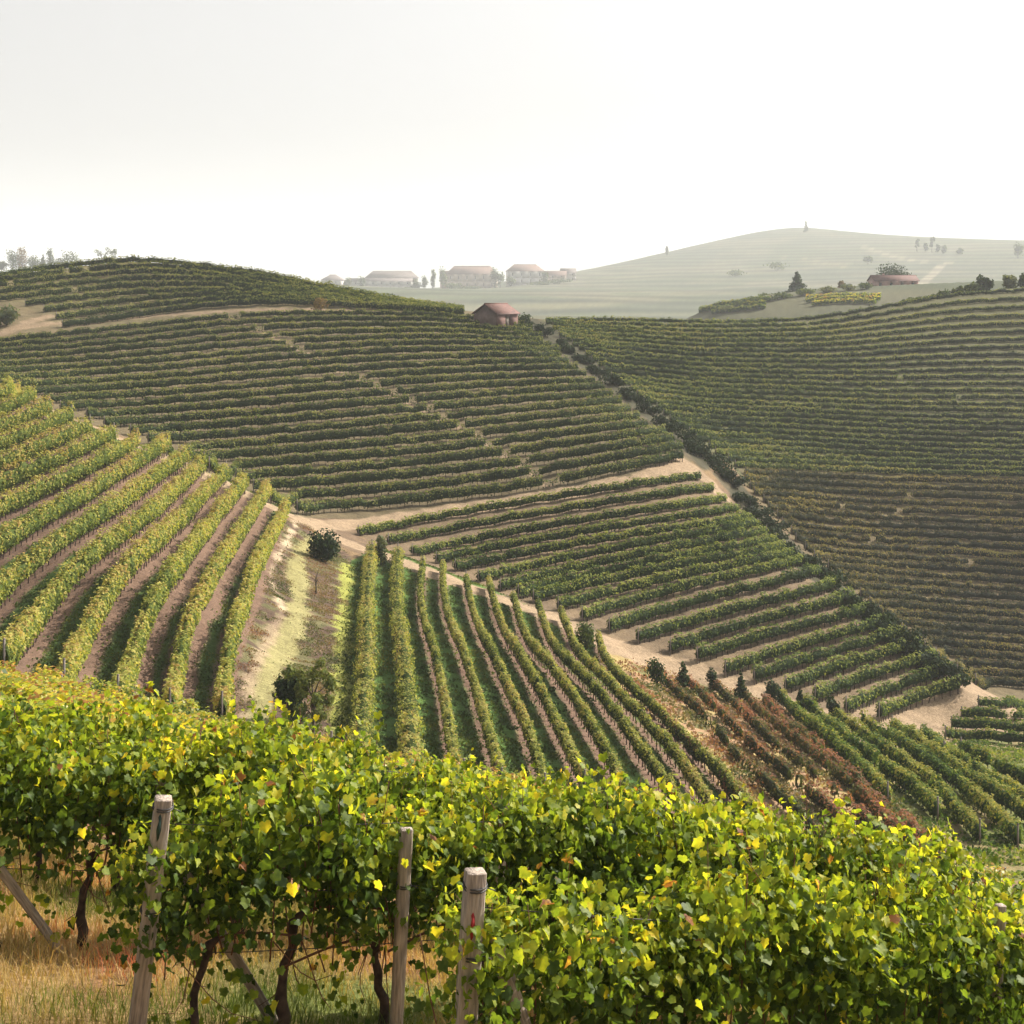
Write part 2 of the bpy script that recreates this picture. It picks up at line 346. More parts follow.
# ------------------------------------------------------------------ where the vineyard rows run
def guided(guides, n):
    """rows interpolated between guide lines given as (index, polyline), all sampled over the same x"""
    xs = np.linspace(min(g[1][0][0] for g in guides), max(g[1][-1][0] for g in guides), 90)
    Y = np.array([np.interp(xs, [p[0] for p in g[1]], [p[1] for p in g[1]]) for g in guides])
    ker = np.ones(7) / 7
    Y = np.array([np.convolve(np.pad(y, 3, 'edge'), ker, 'valid') for y in Y])
    ii = [g[0] for g in guides]; rows = []
    for k in range(n):
        y = 0
        for a in range(len(ii)):
            w = 1.
            for b in range(len(ii)):
                if a != b: w *= (k - ii[b]) / (ii[a] - ii[b])
            y = y + w * Y[a]
        rows.append(np.stack([xs, y], 1))
    return rows

FIELD = {}     # name -> list of pixel polylines (ground line)
# knoll top (A)
A_rows = guided([(0, [(-80, 283), (0, 277), (66, 267), (133, 262), (199, 265), (266, 277), (340, 292), (400, 304), (470, 314)]),
                 (4, [(-80, 307), (0, 302), (66, 294), (133, 288), (199, 287), (266, 291), (340, 300), (400, 307), (470, 315)]),
                 (8, [(-80, 338), (0, 336), (71, 327), (133, 319), (160, 314), (219, 307), (277, 305), (326, 306), (360, 309), (420, 312), (470, 316)])], 9)
A_poly = [(-80, 270), (-80, 300), (0, 304), (30, 309), (48, 318), (62, 330), (470, 330), (466, 300), (340, 250), (133, 240)]
# middle hill (B)
B_rows = guided([(0, [(-80, 347), (31, 341), (100, 333), (160, 327), (226, 319), (297, 316), (360, 316), (420, 317), (470, 321), (530, 328), (700, 345)]),
                 (11, [(-80, 424), (100, 419), (160, 416), (250, 409), (330, 402), (430, 394), (520, 388), (610, 384), (700, 384)]),
                 (21, [(-80, 520), (150, 519), (250, 517), (330, 513), (400, 508), (500, 496), (600, 479), (700, 458)])], 22)
B_poly = [(-80, 300), (-80, 380), (0, 390), (20, 394), (60, 413), (120, 434), (150, 449), (185, 464), (225, 481), (262, 503), (300, 518), (420, 520), (560, 500), (694, 466),
          (684, 450), (648, 424), (600, 385), (560, 354), (528, 325), (480, 319), (476, 310)]
B_gap = [(228, 316), (256, 330), (281, 341), (322, 361), (348, 375), (377, 389), (406, 402), (437, 419), (470, 434), (499, 454), (515, 465), (549, 484), (556, 500)]
# terrace block (C)
CL = [(358, 536), (388, 545), (412, 556), (436, 564), (455, 572), (478, 583), (500, 592), (518, 599), (533, 604), (558, 612), (582, 622), (609, 634), (638, 645), (670, 655), (697, 664), (725, 678), (754, 685), (785, 695), (815, 705), (846, 716), (879, 723)]
CR = [(700, 480), (713, 492), (725, 504), (738, 514), (750, 523), (762, 533), (776, 545), (788, 557), (802, 567), (818, 577), (836, 590), (850, 602), (864, 613), (880, 626), (896, 636), (913, 647), (932, 660), (949, 676), (959, 694)]
C_rows = []
for i in range(21):
    j = np.interp(i, [0, 4, 10, 16, 20], [0, 4, 8, 14.5, 18]); j0 = int(j); j1 = min(j0 + 1, 18)
    r = np.array(CR[j0]) * (1 - j + j0) + np.array(CR[j1]) * (j - j0); l = np.array(CL[i])
    t = np.linspace(0, 1, 40)[:, None]; C_rows.append(l * (1 - t) + r * t + np.array([0, -2.5]) * np.sin(np.pi * t))
# right hill, upper (D) and lower (E)
D_rows = guided([(0, [(520, 323), (620, 322), (700, 324), (800, 322), (850, 315), (900, 306), (960, 296), (1100, 288)]),
                 (13, [(520, 362), (600, 377), (700, 388), (800, 391), (860, 393), (1100, 393)]),
                 (27, [(520, 445), (560, 450), (640, 459), (740, 468), (880, 474), (1100, 480)])], 28)
D_poly = [(540, 300), (540, 322), (562, 340), (603, 373), (653, 410), (693, 441), (733, 467), (750, 490), (1110, 500), (1110, 270), (900, 290)]
E_rows = guided([(0, [(690, 473), (800, 478), (880, 482), (1100, 488)]), (12, [(690, 550), (740, 556), (800, 565), (860, 574), (1100, 591)]),
                 (24, [(690, 640), (800, 658), (900, 675), (960, 684), (1100, 694)])], 25)
E_poly = [(738, 465), (745, 485), (768, 512), (803, 550), (843, 585), (883, 620), (933, 660), (962, 680), (1000, 698), (1110, 705), (1110, 465)]
# left field (F)
F_rows = [[(-25, 413), (0, 404), (18, 399)], [(-25, 430), (0, 420), (34, 407)], [(-25, 448), (0, 438), (50, 418)], [(-25, 467), (0, 456), (72, 427)],
          [(-25, 488), (0, 475), (39, 460), (90, 437)], [(-25, 508), (0, 497), (37, 481), (84, 460), (114, 445)], [(-25, 535), (0, 521), (66, 491), (100, 476), (137, 452)],
          [(-25, 578), (0, 562), (45, 530), (72, 517), (94, 503), (121, 485), (149, 467), (167, 456)],
          [(-25, 638), (0, 610), (20, 589), (39, 575), (64, 552), (100, 531), (129, 511), (149, 495), (178, 472), (190, 465)],
          [(4, 684), (18, 664), (49, 622), (74, 589), (105, 562), (149, 530), (178, 501), (204, 474)],
          [(64, 705), (84, 657), (109, 614), (125, 587), (159, 556), (188, 526), (213, 496), (226, 483)],
          [(118, 722), (130, 690), (148, 632), (166, 601), (184, 577), (207, 542), (225, 517), (245, 494)],
          [(170, 735), (178, 690), (186, 647), (200, 616), (223, 575), (241, 544), (256, 520), (268, 503)],
          [(222, 735), (225, 700), (232, 658), (246, 611), (256, 581), (270, 556), (286, 519)]]
# valley rows (G)
G_rows = [[(372, 557), (368, 590), (366, 618), (367, 662), (363, 729), (359, 780)],
          [(398, 561), (396, 590), (396, 618), (400, 645), (406, 692), (409, 748), (412, 790)],
          [(423, 572), (419, 600), (421, 618), (428, 645), (440, 686), (447, 729), (456, 790)],
          [(443, 574), (442, 600), (445, 618), (457, 649), (473, 692), (486, 741), (502, 800)],
          [(466, 586), (468, 610), (485, 651), (506, 696), (522, 731), (536, 769), (545, 805)],
          [(489, 590), (493, 617), (510, 651), (532, 690), (549, 721), (565, 756), (585, 800)],
          [(513, 606), (520, 633), (528, 653), (545, 670), (569, 702), (588, 737), (610, 772), (625, 810)],
          [(538, 614), (545, 639), (555, 661), (584, 688), (612, 721), (637, 760), (665, 799), (695, 845)],
          [(561, 622), (571, 649), (579, 666), (604, 688), (629, 717), (657, 747), (682, 776), (715, 830), (728, 850)],
          [(598, 647), (604, 668), (618, 688), (647, 713), (676, 741), (715, 782), (745, 815), (770, 850)]]
H_rows = [[(630, 690), (660, 722), (690, 757), (722, 790), (760, 830)],
          [(661, 684), (684, 704), (707, 724), (729, 754), (748, 775), (774, 801), (797, 820), (830, 856)],
          [(684, 684), (700, 696), (715, 715), (739, 740), (762, 762), (789, 783), (813, 803), (855, 845)],
          [(712, 688), (733, 707), (750, 727), (774, 750), (797, 768), (821, 785), (850, 812), (890, 856)],
          [(742, 696), (762, 720), (789, 742), (813, 760), (840, 783), (856, 798), (880, 822), (925, 870)],
          [(764, 706), (785, 730), (812, 750), (836, 770), (862, 795), (890, 824), (922, 852), (945, 872)]]
I_rows = [[(780, 704), (801, 725), (821, 742), (846, 762), (868, 785), (888, 806)],
          [(805, 712), (838, 741), (859, 759), (883, 775), (912, 796), (938, 822)],
          [(834, 720), (846, 731), (869, 747), (892, 763), (922, 784), (949, 811), (980, 845)],
          [(862, 728), (880, 738), (912, 760), (935, 774), (965, 797), (1000, 830), (1018, 850)],
          [(892, 732), (912, 745), (941, 766), (972, 789), (1000, 807), (1040, 834)],
          [(923, 741), (934, 750), (944, 760)],
          [(945, 762), (972, 778), (1000, 794), (1040, 814)], [(961, 756), (990, 770), (1040, 797)]]
J_rows = [[(978, 708), (1005, 710), (1040, 711)], [(961, 719), (1000, 721), (1040, 722)], [(951, 729), (1000, 732), (1040, 735)], [(945, 739), (1000, 743), (1040, 747)]]

def to_ground(line, step=.3, smooth=2, dmin=62., dmax=9000.):
    P = smooth_line(line, smooth) if smooth else np.asarray(line, float)
    Q = resample(P, max(6, int(len(P))))
    G = np.array([survey(p[0], p[1], dmin, dmax) for p in Q])
    # smooth depth a little, keep on the ground
    if len(G) > 8:
        k = np.ones(5) / 5
        for i in (0, 1): G[:, i] = np.convolve(np.pad(G[:, i], 2, 'reflect', reflect_type='odd'), k, 'valid')
    L = np.linalg.norm(np.diff(G[:, :2], axis=0), axis=1).sum()
    R = resample(G[:, :2], max(4, int(L / step)))
    return np.column_stack([R, hz(R[:, 0], R[:, 1])])

def clip_rows(rows, poly):
    out = []
    for r in rows:
        m = inpoly(r, poly); idx = np.where(m)[0]
        out.append(r[idx[0]:idx[-1] + 1] if len(idx) > 3 else None)
    return out
FIELD['A'] = clip_rows(A_rows, A_poly); FIELD['B'] = clip_rows(B_rows, B_poly); FIELD['C'] = C_rows
FIELD['D'] = clip_rows(D_rows, D_poly); FIELD['E'] = clip_rows(E_rows, E_poly)
for k_, r_ in (('F', F_rows), ('G', G_rows), ('H', H_rows), ('I', I_rows), ('J', J_rows)): FIELD[k_] = r_
DMX = {'A': 320, 'D': 345, 'B': 275}
LINES = {k: [None if r is None else to_ground(r, .3, 0 if k in 'ABCDE' else 2, 62, DMX.get(k, 350)) for r in v] for k, v in FIELD.items()}

# the near slope: parallel rows running up to the right
ROWDIR = np.array([.89, .454]); ROWDIR /= np.linalg.norm(ROWDIR); DELTA = np.array([-2.57, 1.70]); START = np.array([-.27, 9.6])

# ------------------------------------------------------------------ ground sheet with surface colours (soil, grass, tracks)
nV = ZZ.size; X_, Y_, Z_ = XX.ravel(), YY.ravel(), ZZ.ravel()
PXY = np.stack([CX + F * X_ / np.maximum(Y_, 1), HY - F * Z_ / np.maximum(Y_, 1)], 1)
def vnoise(x, y, s, seed=0):
    r = np.random.default_rng(seed).random((256, 256)); u = x / s; v = y / s
    i = np.floor(u).astype(int); j = np.floor(v).astype(int); a = u - i; b = v - j; a = a * a * (3 - 2 * a); b = b * b * (3 - 2 * b)
    g = lambda p, q: r[p % 256, q % 256]
    return g(i, j) * (1 - a) * (1 - b) + g(i + 1, j) * a * (1 - b) + g(i, j + 1) * (1 - a) * b + g(i + 1, j + 1) * a * b
n1 = vnoise(X_, Y_, 2.2, 1); n2 = vnoise(X_, Y_, 9, 2); n3 = vnoise(X_, Y_, .7, 3); n4 = vnoise(X_, Y_, 60, 4)
C_SOIL, C_PALE, C_DRY, C_GRASS, C_YGR, C_FAR = (np.array(c) for c in [(.15, .108, .074), (.285, .218, .148), (.30, .21, .10), (.065, .12, .03), (.30, .31, .07), (.064, .080, .044)])
COL = np.zeros((nV, 3)) + C_SOIL
def blend(mask, col, w=1.0):
    global COL
    w = (np.asarray(mask, float) * w)[:, None]; COL = COL * (1 - w) + np.asarray(col) * w
nz_ = .45 * n1 + .3 * n2 + .25 * n3
mid = (Y_ > 60) & (Y_ < 360)
blend(np.clip((nz_ - .42) * 4, 0, 1), C_SOIL * .5 + C_DRY * .5, .7)
m = mid & inpoly(PXY, D_poly); blend(m, (.085, .095, .045), .85)  # green ground, colour darkened to paint in shadow between the rows
m = mid & inpoly(PXY, E_poly); blend(m, (.11, .095, .055), .8)
m = mid & inpoly(PXY, A_poly); blend(m, (.15, .15, .07), .6)
m = mid & inpoly(PXY, B_poly); blend(m, (.125, .108, .065), .8)
m = mid & inpoly(PXY, [(350, 532), (440, 520), (600, 492), (700, 474), (965, 690), (885, 728), (640, 648), (450, 575)]); blend(m, (.16, .125, .085), .7)
# near slope: dry grass
near = np.clip((64 - Y_) / 6, 0, 1)
blend(near, C_DRY); blend(near * np.clip((n1 * .6 + n3 * .4 - .52) * 5, 0, 1), (.13, .17, .05), .9); blend(near * np.clip((.45 - n2 * .5 - n3 * .5) * 6, 0, 1), (.27, .13, .08), .8)
# far country
far = np.clip((Y_ - 345) / 30, 0, 1)
blend(far, C_FAR); blend(far * np.clip((n4 - .5) * 5, 0, 1), (.11, .11, .066), .8); vf = .5 * vnoise(X_, Z_ * 14, 60, 9) + .5 * vnoise(X_ + 900, Z_ * 30, 110, 12)
blend(far * np.clip((vf - .5) * 6, 0, 1), (.055, .068, .045), .7); blend(far * np.clip((.42 - vf) * 8, 0, 1), (.098, .098, .066), .7)
vis = mid
def kd_of(keys):
    pts = np.concatenate([l for k in keys for l in LINES[k] if l is not None]); t = KDTree(len(pts))
    for i, p in enumerate(pts): t.insert((p[0], p[1], 0), i)
    t.balance(); return t
def row_d(keys, idx):
    t = kd_of(keys); return np.array([t.find((X_[i], Y_[i], 0))[2] for i in idx])
polyF = [(-60, 395), (20, 396), (60, 414), (120, 436), (186, 464), (225, 480), (290, 512), (285, 545), (262, 600), (240, 660), (236, 740), (-60, 740)]
polyG = [(352, 560), (380, 548), (420, 562), (470, 580), (530, 606), (600, 645), (612, 670), (680, 730), (780, 860), (330, 860), (338, 700)]
w_grass = {}
for poly, keys, grass, wgrass, half in ((polyF, 'F', C_GRASS, .95, .8), (polyG, 'G', C_GRASS * 1.3, 1., .36)):
    m = mid & (Y_ < 175) & inpoly(PXY, poly); idx = np.where(m)[0]
    d = row_d(keys, idx); w = np.zeros(nV); w[idx] = np.clip((d + .25 * (n3[idx] - .5) - half) / .25, 0, 1)
    blend(m, (.165, .11, .082)); blend(w, grass, wgrass); w_grass[keys] = w > .5
# red / weedy ground and lower right
m = mid & inpoly(PXY, [(600, 650), (650, 665), (780, 700), (840, 740), (900, 800), (960, 880), (780, 870), (690, 745), (612, 680)])
blend(m, (.30, .20, .12)); blend(m & (n1 > .55), (.34, .28, .12), .8); blend(m & (n3 * .5 + n1 * .5 < .34), (.10, .14, .04), .7)
m = mid & inpoly(PXY, [(780, 695), (860, 725), (930, 745), (960, 700), (1050, 700), (1050, 880), (930, 880), (860, 800)])
blend(m, (.20, .17, .08)); blend(m & (n1 > .5), (.12, .16, .045), .7)
# ploughed bank between the left field and the valley
m = mid & (Y_ < 175) & inpoly(PXY, [(284, 520), (320, 530), (352, 558), (338, 700), (330, 760), (236, 760), (240, 660), (262, 600), (280, 560)])
blend(m, (.10, .07, .052)); blend(m & (n3 * .6 + n1 * .4 > .57), (.17, .12, .085), .8); blend(m & (n2 * .5 + n3 * .5 > .6), (.10, .12, .045), .6)
def path(line, wpx, col, w=1., soft=.35, poly=None):
    """strip of given half width in metres round a surveyed line"""
    G = np.array([survey(*p) for p in smooth_line(line)])[:, :2]
    sel = np.where(mid)[0]; lo = G.min(0) - 6; hi = G.max(0) + 6
    sel = sel[(X_[sel] > lo[0]) & (X_[sel] < hi[0]) & (Y_[sel] > lo[1]) & (Y_[sel] < hi[1])]
    d = seg_dist(np.stack([X_[sel], Y_[sel]], 1), G); ww = np.zeros(nV); ww[sel] = np.clip((wpx - d + (n3[sel] - .5) * .6 + (n1[sel] - .5) * .5) / soft, 0, 1)
    blend(ww, col, w)
path([(296, 562), (301, 590), (296, 625), (272, 665), (256, 720), (256, 750)], .95, (.25, .235, .11))
path([(322, 536), (300, 550), (292, 575), (302, 605)], .7, (.24, .225, .10), .9)
path([(346, 565), (344, 600), (343, 660), (341, 740)], .75, (.26, .28, .07))
path([(300, 516), (285, 545), (268, 574), (276, 592), (283, 612)], .38, (.38, .31, .22))
path([(283, 612), (262, 650), (244, 700), (242, 740)], .4, (.30, .23, .165), .7)
path([(530, 327), (560, 350), (612, 388), (650, 418), (688, 450)], 2.6, (.085, .075, .05), .9)
path([(735, 490), (765, 524), (800, 560), (842, 594), (884, 630), (930, 668)], 3.0, (.085, .075, .05), .9)
path([(200, 472), (250, 496), (300, 520), (330, 527), (400, 520), (520, 500), (620, 485), (690, 467)], 2.1, C_PALE)
path([(306, 522), (330, 534), (352, 545), (392, 556), (430, 572), (480, 592), (540, 612), (600, 640), (640, 658), (700, 676), (760, 692), (830, 716), (880, 736), (925, 742)], 2.5, C_PALE)
path([(880, 742), (920, 722), (960, 706), (1000, 700)], 5.0, C_PALE * .95)
path([(0, 392), (60, 414), (120, 438), (186, 467)], 1.6, C_PALE)
path([(700, 474), (714, 484), (722, 496)], 1.3, C_PALE)
path([(-20, 340), (15, 330), (50, 322), (75, 326), (133, 318), (200, 312), (300, 309), (360, 311), (420, 313)], 1.0, C_PALE * .8)
path([(10, 330), (30, 322), (48, 316)], 1.2, C_PALE * .8)
gully_px = smooth_line([(534, 326), (548, 334), (582, 358), (612, 381), (650, 412), (688, 446), (706, 462)], 1)
gullylow_px = smooth_line([(738, 492), (765, 524), (800, 560), (842, 594), (884, 630), (930, 668)], 1)
for g_ in (gully_px, gullylow_px):
    m = mid & (Y_ > 130); ww = np.zeros(nV); ww[m] = np.clip((10 - seg_dist(PXY[m], g_)) / 3, 0, 1); blend(ww, (.055, .055, .035), .95)
path(B_gap, .6, C_PALE * .9)
path([(524, 331), (560, 354), (600, 384), (650, 424), (690, 458)], 1.0, (.09, .075, .05), .9)
for l, w_, c_ in (([(858, 245), (900, 259), (940, 264), (1024, 261)], 3.2, (.42, .40, .26)), ([(942, 265), (925, 282), (905, 290)], 3.5, (.45, .42, .30)), ([(700, 262), (790, 255), (850, 268)], 2.5, (.30, .29, .16))):
    G = np.array([survey(p[0], p[1], 900, 4200) for p in smooth_line(l)])[:, :2]; sel = np.where((Y_ > 800) & (Y_ < 4400))[0]; w_ = w_ * 1.8; c_ = tuple(v * .4 for v in c_)
    d = seg_dist(np.stack([X_[sel], Y_[sel]], 1), G); ww = np.zeros(nV); ww[sel] = np.clip((w_ - d) / 1.5, 0, 1); blend(ww, c_)
COL *= (0.85 + .3 * n3)[:, None]

gm, gt, N, L = newmat('ground')
o = N.new('ShaderNodeOutputMaterial'); b = N.new('ShaderNodeBsdfPrincipled'); b.inputs['Roughness'].default_value = .95; b.inputs['Specular IOR Level'].default_value = .1
at = N.new('ShaderNodeAttribute'); at.attribute_name = 'surface'
geo = N.new('ShaderNodeNewGeometry')
nz = N.new('ShaderNodeTexNoise'); nz.inputs['Scale'].default_value = 3.5; nz.inputs['Detail'].default_value = 8; nz.inputs['Roughness'].default_value = .7
L.new(geo.outputs['Position'], nz.inputs['Vector'])
cr = N.new('ShaderNodeValToRGB'); cr.color_ramp.elements[0].position = .3; cr.color_ramp.elements[0].color = (.55, .52, .5, 1); cr.color_ramp.elements[1].position = .7; cr.color_ramp.elements[1].color = (1.3, 1.28, 1.22, 1)
L.new(nz.outputs['Fac'], cr.inputs[0])
mx = N.new('ShaderNodeMix'); mx.data_type = 'RGBA'; mx.blend_type = 'MULTIPLY'; mx.inputs[0].default_value = .8
fz = N.new('ShaderNodeTexNoise'); fz.inputs['Scale'].default_value = 11; fz.inputs['Detail'].default_value = 6; fz.inputs['Roughness'].default_value = .75; L.new(geo.outputs['Position'], fz.inputs['Vector'])
fr_ = N.new('ShaderNodeValToRGB'); fr_.color_ramp.elements[0].position = .4; fr_.color_ramp.elements[0].color = (.6, .57, .54, 1); fr_.color_ramp.elements[1].position = .6; fr_.color_ramp.elements[1].color = (1.25, 1.22, 1.18, 1); L.new(fz.outputs['Fac'], fr_.inputs[0])
m2 = N.new('ShaderNodeMix'); m2.data_type = 'RGBA'; m2.blend_type = 'MULTIPLY'; m2.inputs[0].default_value = .7; L.new(at.outputs['Color'], m2.inputs[6]); L.new(fr_.outputs[0], m2.inputs[7])
L.new(m2.outputs[2], mx.inputs[6]); L.new(cr.outputs[0], mx.inputs[7]); L.new(mx.outputs[2], b.inputs['Base Color'])
# far vineyards: contour stripes of vines and soil too small to build one by one
sp = N.new('ShaderNodeSeparateXYZ'); L.new(geo.outputs['Position'], sp.inputs[0])
wm = N.new('ShaderNodeMath'); wm.operation = 'MULTIPLY'; wm.inputs[1].default_value = 1.0; L.new(sp.outputs['Z'], wm.inputs[0])
fn = N.new('ShaderNodeTexNoise'); fn.inputs['Scale'].default_value = .004; fn.inputs['Detail'].default_value = 2; L.new(geo.outputs['Position'], fn.inputs['Vector'])
wa = N.new('ShaderNodeMath'); wa.operation = 'MULTIPLY_ADD'; wa.inputs[1].default_value = 14; L.new(fn.outputs['Fac'], wa.inputs[0]); L.new(wm.outputs[0], wa.inputs[2])
ws = N.new('ShaderNodeMath'); ws.operation = 'SINE'; L.new(wa.outputs[0], ws.inputs[0])
yr = N.new('ShaderNodeMapRange'); yr.inputs['From Min'].default_value = 800; yr.inputs['From Max'].default_value = 1200; yr.inputs['To Max'].default_value = .3; L.new(sp.outputs['Y'], yr.inputs[0])
wk_ = N.new('ShaderNodeMath'); wk_.operation = 'MULTIPLY_ADD'; wk_.inputs[2].default_value = 1; L.new(ws.outputs[0], wk_.inputs[0]); L.new(yr.outputs[0], wk_.inputs[1])
vm = N.new('ShaderNodeVectorMath'); vm.operation = 'SCALE'; L.new(mx.outputs[2], vm.inputs[0]); L.new(wk_.outputs[0], vm.inputs['Scale']); L.new(vm.outputs[0], b.inputs['Base Color'])
bp = N.new('ShaderNodeBump'); bp.inputs['Strength'].default_value = .9; bp.inputs['Distance'].default_value = .12
L.new(nz.outputs['Fac'], bp.inputs['Height']); L.new(bp.outputs[0], b.inputs['Normal']); L.new(b.outputs[0], o.inputs[0])
ny, nx = ZZ.shape
ii, jj = np.meshgrid(np.arange(ny - 1), np.arange(nx - 1), indexing='ij')
q = np.stack([ii * nx + jj, ii * nx + jj + 1, (ii + 1) * nx + jj + 1, (ii + 1) * nx + jj], -1).reshape(-1, 4)
gme = np_mesh('terrain', np.stack([X_, Y_, Z_], 1), q, gm, True, {'surface': ('POINT', 'FLOAT_COLOR', np.column_stack([COL, np.ones(nV)]))})
ground = link('terrain', gme); tag(ground, kind='structure')

# ------------------------------------------------------------------ leaves
QUAD = (np.array([(-.5, 0, 0), (.08, -.1, .0), (.5, .35, .08), (-.1, .95, -.05)]), np.array([(0, 1, 2, 3)]))
KITE = (np.array([(0, 0, 0), (.48, .3, .10), (.12, 1.0, -.10), (-.48, .42, .10)]), np.array([(0, 1, 2, 3)]))
LEAF6 = (np.array([(0, .1, 0), (.5, -.02, .1), (.55, .5, .08), (0, 1, -.14), (-.55, .5, .08), (-.5, -.02, .1), (0, .4, -.03)]),
         np.array([(6, 0, 1), (6, 1, 2), (6, 2, 3), (6, 3, 4), (6, 4, 5), (6, 5, 0)]))
_lo = [(0, .04, 0), (.20, -.12, .04), (.46, -.02, .09), (.50, .20, .06), (.42, .32, .03), (.58, .56, .07), (.34, .66, .0), (.20, .82, -.04), (0, 1.0, -.16), (-.20, .82, -.06), (-.34, .66, .02), (-.56, .54, .04), (-.44, .32, .03), (-.52, .18, .08), (-.44, -.04, .10), (-.20, -.12, .04), (0, .36, -.04)]
LOBED = (np.array(_lo, float), np.array([(16, i, (i + 1) % 16) for i in range(16)]))

def bake_leaves(C, Nrm, Tip, size, tone, tmpl):
    """copies of a leaf template at C; Nrm = leaf normal, Tip = direction of the tip"""
    T, Fc = tmpl; k = len(T)
    Nrm = Nrm / (np.linalg.norm(Nrm, axis=1)[:, None] + 1e-9)
    Xa = np.cross(Tip, Nrm); Xa /= np.linalg.norm(Xa, axis=1)[:, None] + 1e-9
    Ya = np.cross(Nrm, Xa)
    V = C[:, None, :] + size[:, None, None] * (T[None, :, 0, None] * Xa[:, None] + T[None, :, 1, None] * Ya[:, None] + T[None, :, 2, None] * Nrm[:, None])
    Fa = (Fc[None] + (np.arange(len(C)) * k)[:, None, None]).reshape(-1, Fc.shape[1])
    return V.reshape(-1, 3), Fa, np.repeat(tone, len(Fc))

def row_frames(P):
    T = np.gradient(P, axis=0); T /= np.linalg.norm(T, axis=1)[:, None] + 1e-9
    Sd = np.cross(T, [0, 0, 1.]); Sd /= np.linalg.norm(Sd, axis=1)[:, None] + 1e-9
    return T, Sd

